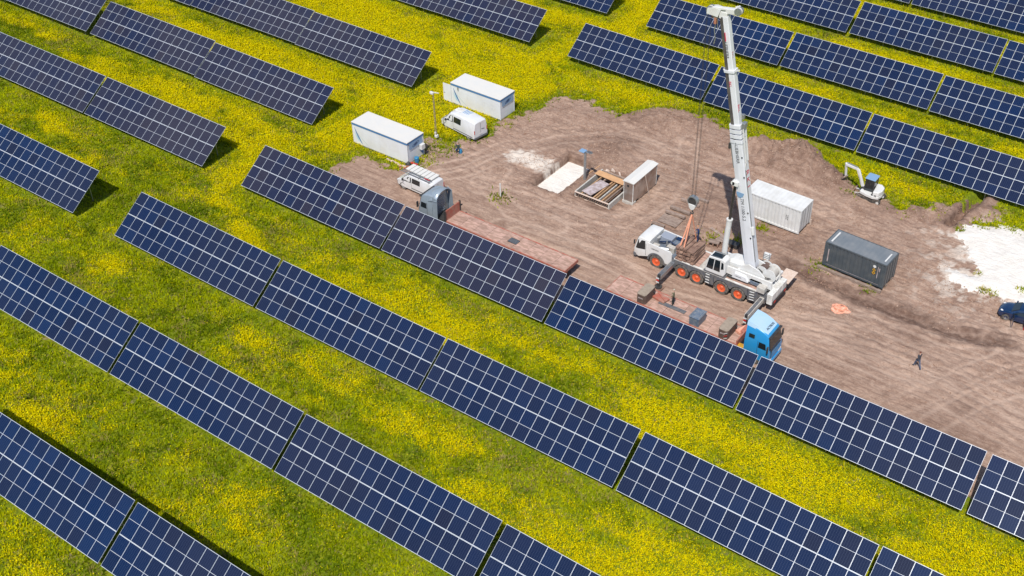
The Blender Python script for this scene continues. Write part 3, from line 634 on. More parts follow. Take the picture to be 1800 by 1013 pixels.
# ================================================================== PEOPLE
def person(label, loc, heading, pose='stand', shirt=(.1,.1,.12), legs=(.03,.05,.12), hair=(.03,.02,.015), hat=None, vest=None, bent=0.0, z=0, scale=1.0):
    root = thing('person', label, 'person', (loc[0], loc[1], z), heading)
    J = {}; E = []
    def j(n, p, r, par=None):
        J[n] = (Vector(p), r)
        if par: E.append((par, n))
    b = bent; fwd = lambda a, h: Vector((math.sin(a)*h, 0, math.cos(a)*h))
    step = {'walk': .34, 'stand': .04, 'squat': .2}[pose]; hipz = .93 if pose != 'squat' else .5
    P0 = Vector((0, 0, hipz)); S1 = P0+fwd(b, .22); S2 = P0+fwd(b*1.1, .46); NK = P0+fwd(b*1.15, .57)
    j('pelvis', P0, .135); j('waist', S1, .115, 'pelvis'); j('chest', S2, .15, 'waist'); j('neck', NK, .06, 'chest')
    HD = NK+fwd(b*.8+.15, .12); j('head', HD, .088, 'neck'); j('crown', HD+fwd(b*.6, .10), .08, 'head')
    j('nose', HD+Vector((.095, 0, -.005)), .018, 'head')
    for s, sg in (('l', 1), ('r', -1)):
        k = sg*step
        hip = P0+Vector((0, sg*.09, -.04)); kn = Vector((k*.55+.05, sg*.10, .49)); an = Vector((k-.02, sg*.11, .09))
        if pose == 'squat': kn = Vector((.32, sg*.16, .45)); an = Vector((.02+k*.3, sg*.14, .09))
        j('hip'+s, hip, .088, 'pelvis'); j('knee'+s, kn, .062, 'hip'+s); j('ankle'+s, an, .045, 'knee'+s); j('toe'+s, an+Vector((.17, 0, -.05)), .04, 'ankle'+s)
        sh = S2+Vector((0, sg*.17, .04)); j('shoulder'+s, sh, .066, 'chest')
        if pose == 'walk': el = sh+Vector((-k*.5, sg*.05, -.27)); wr = el+Vector((-k*.3+.12, 0, -.22))
        elif b > .3 or pose == 'squat': el = sh+Vector((.12, sg*.06, -.25)); wr = el+Vector((.2, -sg*.04, -.15))
        else: el = sh+Vector((.03, sg*.09, -.26)); wr = el+Vector((.19, -sg*.03, -.08))
        j('elbow'+s, el, .045, 'shoulder'+s); j('wrist'+s, wr, .032, 'elbow'+s)
        d = (wr-el).normalized(); pm = wr+d*.06; j('palm'+s, pm, .032, 'wrist'+s); sd_ = Vector((-d.y, d.x, 0)).normalized() if abs(d.z) < .98 else Vector((0, 1, 0))
        for f in range(4): j(f'f{f}{s}', pm+d*(.07+.012*(1.5-abs(f-1.5)))+sd_*(f-1.5)*.021+Vector((0,0,-.015)), .009, 'palm'+s)
        j('thumb'+s, wr+d*.05+sd_*.055+Vector((.01,0,-.01)), .01, 'palm'+s)
    names = list(J); me = bpy.data.meshes.new('body')
    me.from_pydata([J[n][0]*scale for n in names], [(names.index(a), names.index(c)) for a, c in E], []); me.update()
    o = bpy.data.objects.new('body', me); col.objects.link(o)
    mdf = o.modifiers.new('skin', 'SKIN'); mdf.use_smooth_shade = True
    sk = me.skin_vertices[0].data
    for i, n in enumerate(names): sk[i].radius = (J[n][1]*scale,)*2; sk[i].use_root = n == 'pelvis'
    ss = o.modifiers.new('sub', 'SUBSURF'); ss.levels = 1; ss.render_levels = 1
    bpy.context.view_layer.update(); dg = bpy.context.evaluated_depsgraph_get()
    m2 = bpy.data.meshes.new_from_object(o.evaluated_get(dg)); bpy.data.objects.remove(o); bpy.data.meshes.remove(me)
    m2.name = 'body'; m2.materials.clear()
    for m in (M['skin'], cloth('shirt', shirt), cloth('trousers', legs), M['dark']): m2.materials.append(m)
    regs = {'head': 0, 'crown': 0, 'nose': 0, 'neck': 0, 'palm': 0, 'f0': 0, 'f1': 0, 'f2': 0, 'f3': 0, 'thumb': 0, 'chest': 1, 'waist': 1, 'shoulder': 1, 'elbow': 1, 'wrist': 1, 'pelvis': 2, 'hip': 2, 'knee': 2, 'ankle': 2, 'toe': 3}
    seg = []
    for a, c in E:
        A, C = J[a][0]*scale, J[c][0]*scale
        key = c if c in regs else c[:-1]; seg.append((A, C, regs[key]))
    for p in m2.polygons:
        ce = p.center; best = min(seg, key=lambda q: (ce-(q[0]+(q[1]-q[0])*max(0, min(1, (ce-q[0]).dot(q[1]-q[0])/max(1e-6, (q[1]-q[0]).length_squared))))).length)
        p.material_index = best[2]
    bo = bpy.data.objects.new('body', m2); col.objects.link(bo); bo.parent = root
    hd = J['crown'][0]*scale
    hb = MB(); rings = []
    for i in range(5):
        t = i/4*math.pi/2; rr = .098*math.cos(t)*scale; rings.append([hd+Vector((rr*math.cos(q*math.pi/5)-.012, rr*.9*math.sin(q*math.pi/5), -.02+.085*math.sin(t)*scale)) for q in range(10)])
    hb.loft(rings[:-1]+[rings[-1]])
    hb.obj('hat' if hat else 'hair', cloth('hat_cloth', hat) if hat else cloth('hair_strands', hair), root, smooth=True)
    if vest:
        vb = MB(); rg = []
        for h, rx in ((.0, .155), (.2, .165), (.36, .17), (.42, .12)):
            c_ = P0*scale+fwd(b*1.1, h+.06)*scale; rg.append([c_+Vector((rx*.72*math.cos(q*math.pi/6), rx*1.12*math.sin(q*math.pi/6), 0))*scale for q in range(12)])
        vb.loft(rg, caps=False); vb.obj('vest', cloth('vest_cloth', vest), root, smooth=True)
    return root

# ================================================================== VEHICLE HELPERS
def wheel(root, x, y, r, w_, side, rimm, name='wheel', hub=.5):
    """side -1: outer face towards -y."""
    tb = MB(); tb.lathe((0,0,0), [(r*.60, side*w_/2*.92), (r*.92, side*w_/2), (r, side*w_*.36), (r, -side*w_*.36), (r*.92, -side*w_/2), (r*.6, -side*w_/2*.92)], 26)
    for i in range(26):
        a = 2*math.pi*i/26; tb.box((r*1.0*math.cos(a), 0, r*1.0*math.sin(a)), (.035, w_*.8, .05), M4=Matrix.Rotation(-a, 4, 'Y'))
    e = tb.obj(name, M['tyre'], root, smooth=True, loc=(x, y, r))
    rb = MB(); s = side*w_
    rb.lathe((0,0,0), [(r*.61, s*.46), (r*.56, s*.47), (r*.52, s*.30), (r*.30, s*.22), (r*.22, s*.30), (r*.17, s*.42), (0.001, s*.43)], 22)
    for i in range(8):
        a = 2*math.pi*i/8; rb.cyl((r*.37*math.cos(a), s*.22, r*.37*math.sin(a)), (r*.37*math.cos(a), s*.31, r*.37*math.sin(a)), .025, n=6)
    rb.obj('rim', rimm, e, smooth=True)
    return e
def ring(x, wb, zb, wm, zm, wt, zt, r=.12, belly=.0):
    """closed cross-section of a body: sill, belt, roof edge, rounded corners"""
    h = []
    h += [(wb*.86, zb), (wb, zb+.07), (wm, zb+(zm-zb)*.45), (wm, zm)]
    for t in (0.0, .35, .7, 1.0): 
        a = t*math.pi/2; h.append((wt-r+r*math.cos(a), zt-r+r*math.sin(a)))
    h.append((wt*.45, zt+.02))
    return [Vector((x, -a, b)) for a, b in h] + [Vector((x, a, b)) for a, b in reversed(h)]
def side_pt(st_, x, t, side, off=.012):
    for a, b in zip(st_, st_[1:]):
        if a[0] <= x <= b[0] or a[0] >= x >= b[0]:
            k = (x-a[0])/(b[0]-a[0]) if b[0] != a[0] else 0; p = [a[i]+(b[i]-a[i])*k for i in range(len(a))]; break
    else: p = st_[-1]
    wm, zm, wt, zt = p[3], p[4], p[5], p[6]-p[7] if len(p) > 7 else p[6]-.12
    return Vector((x, side*(wm+(wt-wm)*t+off), zm+(zt-zm)*t))
def side_glass(name, st_, pts, side, parent, m, off=.012):
    """pts: (x, t) outline on the flank"""
    ps = [side_pt(st_, x, t, side, off) for x, t in pts]; inn = [p-Vector((0, side*.03, 0)) for p in ps]; n = len(ps)
    return MB().add(ps+inn, [tuple(range(n)), tuple(range(2*n-1, n-1, -1))]+[(i, (i+1)%n, n+(i+1)%n, n+i) for i in range(n)]).obj(name, m, parent)
def slab(name, ps, m, parent, th=.03, lift=.012):
    ps = [Vector(p) for p in ps]; nrm = (ps[1]-ps[0]).cross(ps[2]-ps[0]).normalized(); 
    if nrm.z < 0 and abs(nrm.z) > .05: nrm = -nrm
    a = [p+nrm*lift for p in ps]; b = [p-nrm*th for p in ps]; n = len(ps)
    return MB().add(a+b, [tuple(range(n)), tuple(range(2*n-1, n-1, -1))]+[(i, (i+1)%n, n+(i+1)%n, n+i) for i in range(n)]).obj(name, m, parent)

# ================================================================== VANS
def van(label, loc, rz, L, W, H, kind):
    root = thing('van', label, 'van', loc, rz)          # local +x is the nose
    h = W/2
    if kind == 'tall':
        st_ = [(-L/2,h*.92,.42,h*.96,1.15,h*.80,H-.12,.16),(-L/2+.1,h*.97,.34,h,1.2,h*.86,H-.02,.16),(-L/2+1.5,h,.3,h,1.22,h*.88,H+.03,.16),(L/2-2.0,h,.3,h,1.22,h*.87,H,.16),(L/2-1.45,h,.3,h,1.2,h*.80,H-.14,.18),(L/2-.75,h,.3,h*.99,1.14,h*.84,1.34,.1),(L/2-.15,h*.93,.32,h*.9,.95,h*.72,1.05,.1),(L/2,h*.8,.38,h*.78,.75,h*.6,.85,.08)]
        ws = (L/2-1.45, H-.14, L/2-.75, 1.34)
    else:
        st_ = [(-L/2,h*.93,.38,h*.95,1.05,h*.82,H-.1,.12),(-L/2+.08,h*.98,.3,h,1.1,h*.88,H-.02,.12),(-L/2+1.4,h,.27,h,1.1,h*.9,H+.01,.12),(L/2-1.9,h,.27,h,1.1,h*.88,H,.12),(L/2-1.55,h,.27,h,1.08,h*.84,H-.08,.13),(L/2-.8,h,.27,h*.98,1.04,h*.86,1.2,.08),(L/2-.15,h*.93,.3,h*.9,.86,h*.74,.95,.1),(L/2,h*.8,.34,h*.78,.7,h*.6,.78,.08)]
        ws = (L/2-1.55, H-.08, L/2-.8, 1.2)
    MB().loft([ring(*s[:7], r=s[7]) for s in st_]).obj('body', M['van_white'], root, smooth=True)
    x0, z0, x1, z1 = ws
    hw = h*.80
    slab('windscreen', [(x0-.02,-hw*.92,z0-.02),(x0-.02,hw*.92,z0-.02),(x1+.02,hw*1.02,z1+.0),(x1+.02,-hw*1.02,z1+.0)], M['glass'], root, lift=.03)
    for s in (-1, 1):
        side_glass('side_window', st_, [(L/2-.98,.06),(L/2-1.28,.62),(L/2-1.55,.86),(L/2-2.0,.86),(L/2-2.0,.06)], s, root, M['glass'])
        if kind == 'tall': side_glass('side_window', st_, [(L/2-2.15,.1),(L/2-2.15,.8),(L/2-3.25,.8),(L/2-3.25,.1)], s, root, M['glass'])
        else: side_glass('side_window', st_, [(L/2-2.15,.1),(L/2-2.15,.85),(L/2-3.2,.85),(L/2-3.2,.1)], s, root, M['glass'])
        MB().b2(L/2-2.075, L/2-2.055, s*(h+.001), s*(h+.006), .4, 1.75).obj('door_seam', M['dark'], root)
        MB().b2(-L/2+.3, L/2-2.1, s*(h*.985), s*(h+.02), .52, .6).obj('side_trim', M['grey'], root)
        MB().box((L/2-1.02, s*(h+.13), 1.28), (.1,.2,.24)).obj('mirror', M['dark'], root, bevel=.02)
        MB().b2(L/2-.28, L/2-.06, s*h*.62, s*h*.9, .68, .86).obj('headlight', M['headl'], root, bevel=.03)
        MB().b2(-L/2-.015, -L/2+.03, s*h*.86, s*h*.95, .95, 1.4).obj('tail_light', M['litred'], root)
    MB().b2(-L/2-.07, -L/2+.1, -h*.95, h*.95, .34, .56).obj('rear_bumper', M['grey'], root, bevel=.02)
    MB().b2(L/2-.1, L/2+.05, -h*.8, h*.8, .3, .58).obj('front_bumper', M['grey'], root, bevel=.03)
    MB().b2(-L/2-.02, -L/2, -.3, .3, .72, .86).obj('licence_plate', M['white'], root)
    MB().b2(-L/2-.012, -L/2+.02, -.012, .012, .6, H-.25).obj('door_gap', M['dark'], root)
    for x in (-L/2+.95, L/2-.9):
        for s in (-1, 1):
            wheel(root, x, s*(h-.12), .33, .2, s, M['steel'])
            MB().lathe((x, s*(h-.004), .33), [(.37, -.01*s), (.43, 0)], 20).obj('wheel_arch', M['dark'], root)
    return root, st_, H
v2, st2, _ = van('white high-roof van parked at the dirt edge beside the far white cabin', (-70.6, 83.75, 0), math.pi-R(8), 5.3, 1.98, 2.3, 'tall')
MB().b2(.1, 1.0, -.35, .35, 2.33, 2.37).obj('roof_hatch', M['white_dirty'], v2)
g_ = MB()
for i, x in enumerate((-.9, -.65, -.4, -.15)): g_.b2(x, x+.13, -.62+.0, .1, 2.335, 2.345)
g_.obj('roof_lettering', M['ltblue'], v2)
MB().bar((-2.67,-.5,1.25), (-2.67,-.1,1.32), .03).obj('door_handle', M['dark'], v2)
v1, st1, _ = van('white low-roof van carrying ladders and a striped load on its roof', (-66.9, 72.2, 0), math.pi-R(2), 4.8, 1.86, 1.92, 'low')
slab('rear_window', [(-2.42,-.66,1.2),(-2.42,.66,1.2),(-2.36,.6,1.72),(-2.36,-.6,1.72)], M['glass'], v1, lift=-.04, th=.02)
# roof rack, ladder and the wrapped load
rk = MB()
for x in (-1.9, -.6, .7): rk.bar((x,-.85,2.02), (x,.85,2.02), .04); rk.bar((x,-.82,1.86), (x,-.82,2.04), .035); rk.bar((x,.82,1.86), (x,.82,2.04), .035)
rk.obj('roof_rack', M['steel'], v1)
ld = thing('ladder', 'grey aluminium ladder lying along the roof rack of the low white van', 'ladder', (-66.9, 72.2, 2.06), math.pi-R(2))
for s in (.52, .82): MB().bar((-2.1, s, .03), (1.75, s, .03), .05, .07).obj('rail', M['steel'], ld)
for i in range(13): MB().bar((-2.0+i*.3,.5,.03), (-2.0+i*.3,.84,.03), .03).obj('rung', M['steel'], ld)
for i in range(7):
    o = MB().b2(-1.95+i*.5, -1.52+i*.5, -.78, .36, .0, .09).obj('roof_panel', M['roof_white'], None, loc=(-66.9, 72.2, 2.05), rz=math.pi-R(2), bevel=.015)
    tag(o, 'white flat panel strapped crosswise on the roof rack of the low van', 'panel', 'white panels on the van roof rack')
sb = MB().bar((-1.9,.6,.1), (-1.25,.64,.1), .06); o = sb.obj('red_bar', M['red'], None, loc=(-66.9,72.2,2.07), rz=math.pi-R(2)); o.name = 'warning_bar'
tag(o, 'red and white warning bar tied on top of the van ladder', 'bar')

# ================================================================== SITE CABINS
def cabin(label, x0, x1, y0, y1, H, which):
    root = thing('site_cabin', label, 'cabin', (x0, y0, 0)); L, Wd = x1-x0, y1-y0
    n = 6
    for i in range(n):
        a, b = L*i/n, L*(i+1)/n
        MB().b2(a+.008, b-.008, .0, .06, .14, H-.06).obj('wall_panel', M['office_white'], root)
        MB().b2(a+.008, b-.008, Wd-.06, Wd, .14, H-.06).obj('wall_panel', M['office_white'], root)
    MB().b2(0, L, .012, Wd-.012, .14, H-.08).obj('core', M['office_white'], root)
    for xx in (0, L-.06): MB().b2(xx-.004, xx+.064, .07, Wd-.07, .14, H-.06).obj('end_wall', M['office_white'], root)
    MB().b2(.02, L-.02, .02, Wd-.02, 0, .14).obj('base_frame', M['steel'], root)
    tr = MB().b2(-.05, L+.05, -.05, .0-.004, H-.24, H-.02).b2(-.05, L+.05, Wd+.004, Wd+.05, H-.24, H-.02).b2(-.05, -.008, -.004, Wd+.004, H-.24, H-.02).b2(L+.008, L+.05, -.004, Wd+.004, H-.24, H-.02)
    tr.obj('roof_trim', M['blue_trim'], root)
    MB().b2(-.08, L+.08, -.08, Wd+.08, H-.02, H+.06).obj('roof', M['roof_white'], root, bevel=.015)
    for xx in (0, L):
        for yy in (0, Wd): MB().b2(xx-.03, xx+.03, yy-.03, yy+.03, .1, H-.24).obj('corner_post', M['office_white'], root)
    # printed swoosh on the long wall: flat print, a few mm thick
    def strip(pts, w0, m, nm):
        vs = []
        for i, (px, pz) in enumerate(pts):
            t = i/(len(pts)-1); wv = w0*math.sin(math.pi*min(1, .12+t*.88))*(.35+t); vs += [(px-wv, -.0095, pz), (px+wv, -.0095, pz)]
        MB().add(vs, [(2*i, 2*i+1, 2*i+3, 2*i+2) for i in range(len(pts)-1)]).obj(nm, m, root)
    zt, zb = H-.55, .22
    strip([(.30+.95*t**1.3, zt-(zt-zb)*t) for t in [i/8 for i in range(9)]], .14, M['blue_trim'], 'swoosh')
    strip([(.38+1.9*t**1.15, zt-.35-(zt-zb-.35)*t) for t in [i/8 for i in range(9)]], .028, mat('swoosh_green', (.25,.42,.36), .5), 'swoosh')
    strip([(.22+.62*t, zt-.55-(zt-zb-.75)*t) for t in [i/8 for i in range(9)]], .10, mat('swoosh_light', (.35,.62,.72), .5), 'swoosh')
    # blue sign with an oval emblem on the end wall
    MB().b2(L+.066, L+.075, .25, Wd-.25, H-.95, H-.26).obj('sign_panel', mat('sign_blue', (.24,.36,.52), .5), root)
    ov = MB(); n = 20
    for r0, r1, mi in ((1, .82, 0), (.62, .0, 0)):
        vs = [(L+.079, Wd/2+.52*k*math.cos(q*2*math.pi/n), H-.62+.2*k*math.sin(q*2*math.pi/n)+.1*k*math.cos(q*2*math.pi/n)) for k in (r0, max(r1, .01)) for q in range(n)]
        ov.add(vs, [(q, (q+1)%n, n+(q+1)%n, n+q) for q in range(n)])
    ov.obj('emblem', mat('emblem_navy', (.02,.06,.16), .5), root, fix=False)
    return root, L, Wd
c1, L1_, W1_ = cabin('white site cabin with blue trim standing right behind the low white van', -78.45, -70.95, 75.05, 77.55, 2.6, 1)
MB().b2(L1_+.07, L1_+.42, 1.75, 2.3, 1.05, 1.62).obj('air_conditioner', M['white'], c1, bevel=.02)
MB().add([(L1_+.09,1.75,1.0),(L1_+.09,2.35,1.0),(L1_+.09,2.3,.25)], [(0,1,2)]).obj('door_graphic', M['blue_trim'], c1)
c2, L2_, W2_ = cabin('white site cabin with its end door open behind the high-roof van', -75.45, -68.65, 87.75, 90.25, 2.6, 2)
dr = MB().b2(-1.15, -.05, -.06, -.01, .16, 2.3).obj('door', M['office_white'], c2); MB().bar((-1.02,-.08,1.15), (-.9,-.08,1.15), .04).obj('handle', M['dark'], dr)
MB().b2(.95, 1.05, -.14, -.062, 2.02, 2.36).obj('wall_lamp', M['steel'], c2)
ORD11 = ORD+['eighth','ninth','tenth','last']
# loose bricks and rubble by the near cabin
for i in range(11):
    u, v = 682+i*2.9, 281+i*1.25; p = at(u, v, .05)
    o = MB().box((0,0,0), (.3,.17,.12)).obj('paving_block', M['brick_l'], None, loc=(p.x+random.uniform(-.05,.05), p.y+random.uniform(-.12,.12), .08), rz=random.uniform(-.6,.6), bevel=.01)
    tag(o, f'pale paving block, {ORD11[i]} from the left in the loose line along the near cabin', 'block', 'paving blocks along the near cabin')
for i in range(10):
    p = at(random.uniform(702,722), random.uniform(292,297), .05)
    o = MB().box((0,0,0), (.26,.14,.1)).obj('brick', M['brick_r'], None, loc=(p.x, p.y, .07+random.uniform(0,.06)), rz=random.uniform(-2,2), bevel=.008)
    tag(o, 'red clay brick in the small heap at the corner of the near cabin', 'brick', 'red bricks at the near cabin corner')
p = at(733, 286)
o = MB().lathe((0,0,0), [(.001,0),(.22,.0),(.24,.3),(.25,.62),(.2,.66),(.001,.66)], 16, axis='Z').obj('drum', M['bluebag'], None, smooth=True, loc=(p.x, p.y, 0)); tag(o, 'small blue plastic drum beside the end wall of the near cabin', 'drum')
p = at(727, 290); o = MB().bar((-.5,0,.1), (.5,.12,.14), .12).bar((-.4,.2,.1), (.45,-.1,.2), .08).obj('barrier', M['red'], None, loc=(p.x, p.y, 0)); tag(o, 'folded red barrier lying behind the roof of the low van', 'barrier')
for (u, v, h, sx) in [(718,291.5,.45,.25)]:
    p = at(u, v); o = MB().lathe((0,0,0), [(.001,0),(.3,.0),(.27,.25),(.12,.42),(.05,.5),(.001,.5)], 10, axis='Z').obj('bin_bag', M['dark'], None, smooth=True, loc=(p.x, p.y, 0)); tag(o, 'dark bin bag leaning at the near corner of the white cabin', 'bag')

# ================================================================== CONTAINERS
def container(label, x0, y0, z0, L, Wd, H, rz, wall, roof, railm):
    root = thing('shipping_container', label, 'container', (x0, y0, z0), rz)
    def corr(nm, a, b, axis, pos, out):
        n = max(4, int(round((b-a)/.36))); vs = []; fs = []
        prof = []
        for i in range(n):
            t0 = a+(b-a)*i/n; w1 = (b-a)/n
            prof += [(t0, 0), (t0+w1*.38, 0), (t0+w1*.5, .05), (t0+w1*.88, .05)]
        prof.append((b, 0))
        for t, d in prof:
            for z in (.16, H-.12):
                vs.append((t, pos+out*-d, z) if axis == 'x' else (pos+out*-d, t, z))
        for i in range(len(prof)-1): fs.append((2*i, 2*i+2, 2*i+3, 2*i+1))
        MB().add(vs, fs).obj(nm, wall, root, fix=False)
    corr('side_wall', .12, L-.12, 'x', .03, -1); corr('side_wall', .12, L-.12, 'x', Wd-.03, 1); corr('end_wall', .12, Wd-.12, 'y', .03, -1)
    for i in range(2):
        y0_ = .08+i*(Wd-.16)/2
        d = MB().b2(L-.06, L-.01, y0_+.01, y0_+(Wd-.16)/2-.01, .18, H-.14).obj('door', wall, root)
        for q in (.28, .8): MB().cyl((L+.02, y0_+q, .2), (L+.02, y0_+q, H-.16), .022, n=6).obj('locking_bar', M['steel'], d)
    for xx in (0, L-.14):
        for yy in (0, Wd-.14): MB().b2(xx, xx+.14, yy, yy+.14, 0, H).obj('corner_post', railm, root)
    MB().b2(.14, L-.14, .0, .08, 0, .16).obj('base_rail', railm, root); MB().b2(.14, L-.14, Wd-.08, Wd, 0, .16).obj('base_rail', railm, root)
    for yy in (0.0, Wd-.09): MB().b2(.14, L-.14, yy, yy+.09, H-.12, H-.004).obj('top_rail', railm, root)
    for xx in (0, L-.09): MB().b2(xx, xx+.09, .14, Wd-.14, H-.13, H-.004).obj('top_rail', railm, root)
    rb = MB(); n = 14
    vs = []; 
    for i in range(n*2+1):
        t = .09+(L-.18)*i/(n*2); z = H-.03+(.022 if i % 2 else 0); vs += [(t, .09, z), (t, Wd-.09, z)]
    rb.add(vs, [(2*i, 2*i+2, 2*i+3, 2*i+1) for i in range(n*2)]); rb.obj('roof', roof, root, fix=False)
    return root
wc = container('white shipping container behind the crane boom', -38.4, 86.85, .22, 6.06, 2.5, 2.62, R(-1.2), M['cont_white'], M['cont_white'], M['cont_white'])
for xx in (.2, 5.5):
    for yy in (.2, 2.1):
        q = wc.matrix_basis if False else None
        a = R(-1.2); wx = -38.4+xx*math.cos(a)-yy*math.sin(a); wy = 86.85+xx*math.sin(a)+yy*math.cos(a)
        o = MB().box((0,0,.11), (.5,.3,.24)).obj('timber_block', M['oldwood'], None, loc=(wx+.15, wy+.1, -.02)); tag(o, f"short timber block under the {'near' if yy < 1 else 'far'} {'left' if xx < 1 else 'right'} corner of the white container", 'block', 'blocks under the white container')
q = MB()
for i in range(3): q.b2(4.55+i*.0, 4.62, -.012, -.008, 1.15+i*.2, 1.27+i*.2).b2(4.72, 4.79, -.012, -.008, 1.15+i*.2, 1.27+i*.2)
q.obj('marking', M['grey'], wc)
p = at(1424, 397); o = MB().b2(-.06,.06,-.05,.05,0,.75).obj('peg', M['brick_l'], None, loc=(p.x, p.y, 0)); tag(o, 'short pale wooden peg standing at the end of the white container', 'peg')
sk = thing('steel_skid', 'rusty steel skid carrying the dark grey container', 'skid', (-28.75, 83.0, 0), R(-3))
for yy in (.15, 1.4, 2.6): MB().b2(0, 6.35, yy-.12, yy+.12, .1, .36).obj('runner', M['oldwood'], sk)
for xx in (.25, 2.1, 4.1, 6.0): MB().b2(xx-.12, xx+.12, .0, 2.8, -.05, .1).obj('crossbeam', M['oldwood'], sk)
gc = container('dark grey shipping container standing on a low skid', -28.45, 83.5, .36, 6.06, 2.5, 2.55, R(-3), M['cgrey'], M['cgrey_roof'], M['cgrey'])
MB().b2(.45, 5.6, -.014, -.006, .2, .225).obj('reflective_stripe', M['sheet'], gc)
MB().b2(.35, .5, .35, 2.1, 2.552, 2.558).obj('roof_marking', M['white'], gc); MB().b2(5.55, 5.68, .5, 1.9, 2.552, 2.558).obj('roof_marking', M['white'], gc)
def disc(mb, x, z, r, y=-.012, n=14, mi=0): mb.add([(x+r*math.cos(2*math.pi*i/n), y, z+r*math.sin(2*math.pi*i/n)) for i in range(n)], [tuple(range(n))], mi)
mk = MB(); disc(mk, 4.95, 2.0, .15); mk.obj('round_sticker', M['white'], gc, fix=False)
for zz in (1.62, 1.3): mk = MB(); mk.add([(4.95,-.013,zz+.2),(5.13,-.013,zz),(4.95,-.013,zz-.2),(4.77,-.013,zz)], [(0,1,2,3)]); mk.obj('warning_sticker', M['yellow'], gc, fix=False); 
for zz in (1.62, 1.3): mk = MB(); disc(mk, 4.95, zz, .07, -.016, 8); mk.obj('warning_symbol', M['blacktext'], gc, fix=False)
MB().b2(5.28, 5.34, -.016, -.01, .85, 2.1).obj('code_strip', M['sheet'], gc); MB().b2(5.42, 5.5, -.016, -.01, 1.6, 2.0).obj('code_strip', M['sheet'], gc)
MB().b2(.4, .5, -.014, -.006, .5, 1.9).obj('code_strip', M['sheet'], gc)

# ================================================================== TRACTOR UNITS WITH FLAT TRAILERS
def lorry_cab(root, L, W, zb, H, m, mroof, x_front, lean=.5, roofdrop=.4):
    """local +x is forward; cab runs from x_front-L to x_front"""
    xf, xb, h = x_front, x_front-L, W/2
    rg = []
    for x, top, wtop in ((xb, H, .80), (xb+L*.35, H-.06, .80), (xb+L*.62, H-roofdrop*.5, .82), (xf-.42, H-roofdrop, .82), (xf-.28, H-roofdrop-.18, .84), (xf-.08, 1.95, .93), (xf, 1.5, .95), (xf+.02, zb+.1, .93)):
        rg.append((x, top, wtop))
    body = MB(); rings = []
    for x, top, wt_ in rg:
        zm = min(2.25, top-.12) if top > 2.3 else top-.15
        rings.append(ring(x, h*.97, zb, h, zm, h*wt_ if top > 2.3 else h*wt_, top, r=.14 if top > 2.3 else .1))
    body.loft(rings); b = body.obj('cab', m, root, smooth=True)
    xt, zt = xf-.30, H-roofdrop-.16
    slab('windscreen', [(xf-.26, -h*.80, zt-.18), (xf-.26, h*.80, zt-.18), (xf-.06, h*.88, 1.98), (xf-.06, -h*.88, 1.98)], M['glass'], b, lift=.06, th=.02)
    MB().bar((xf-.18,-h*.86,zt-.02), (xf-.18,h*.86,zt-.02), .22, .06).obj('sun_visor', M['dark'], b)
    for s in (-1, 1):
        MB().add([(xf-.32,s*(h+.012),1.95),(xf-.42,s*(h*.985+.012),2.55),(xf-1.0,s*(h*.985+.012),2.55),(xf-1.05,s*(h+.012),1.95)], [(0,1,2,3)]).obj('side_window', M['glass'], b)
        MB().box((xf-.12, s*(h+.2), 2.25), (.12,.22,.62)).obj('mirror', M['dark'], b, bevel=.03)
        MB().b2(xf-1.12, xf-1.09, s*(h+.002), s*(h+.008), 1.05, 2.62).obj('door_seam', M['dark'], b)
        MB().b2(xf-.1, xf+.05, s*h*.55, s*h*.9, .72, .95).obj('headlight', M['headl'], b, bevel=.02)
    MB().b2(xf-.1, xf+.045, -h*.7, h*.7, 1.0, 1.8).obj('grille', M['dark'], b)
    for i in range(5): MB().b2(xf+.046, xf+.06, -h*.68, h*.68, 1.06+i*.15, 1.13+i*.15).obj('grille_bar', m, b)
    MB().b2(xf-.25, xf+.1, -h*.98, h*.98, .38, .72).obj('bumper', m, b, bevel=.04)
    return b
def trailer_deck(root, x0, x1, W, z, boards, mdeck, mside):
    h = W/2
    n = boards; L = x1-x0
    for i in range(n):
        a, b = x0+L*i/n, x0+L*(i+1)/n
        for j, (ya, yb) in enumerate(((-h+.12, -.42), (-.40, .40), (.42, h-.12))):
            MB().b2(a+.012, b-.012, ya, yb, z-.05, z+random.uniform(-.006,.006)).obj('deck_panel', mdeck, root)
    for s in (-1, 1): MB().b2(x0, x1, s*(h-.11), s*h, z-.22, z+.02).obj('side_rail', mside, root)
    MB().b2(x0-.06, x0, -h, h, z-.3, z+.01).obj('end_beam', mside, root); MB().b2(x1, x1+.05, -h, h, z-.22, z+.02).obj('end_beam', mside, root)
    for s in (-1, 1): MB().b2(x0+.1, x1, s*.45-.08, s*.45+.08, z-.62, z-.06).obj('chassis_beam', mside, root)
    MB().b2(x0+.05, x1-.02, -h+.12, h-.12, z-.09, z-.055).obj('under_deck', M['dark'], root)

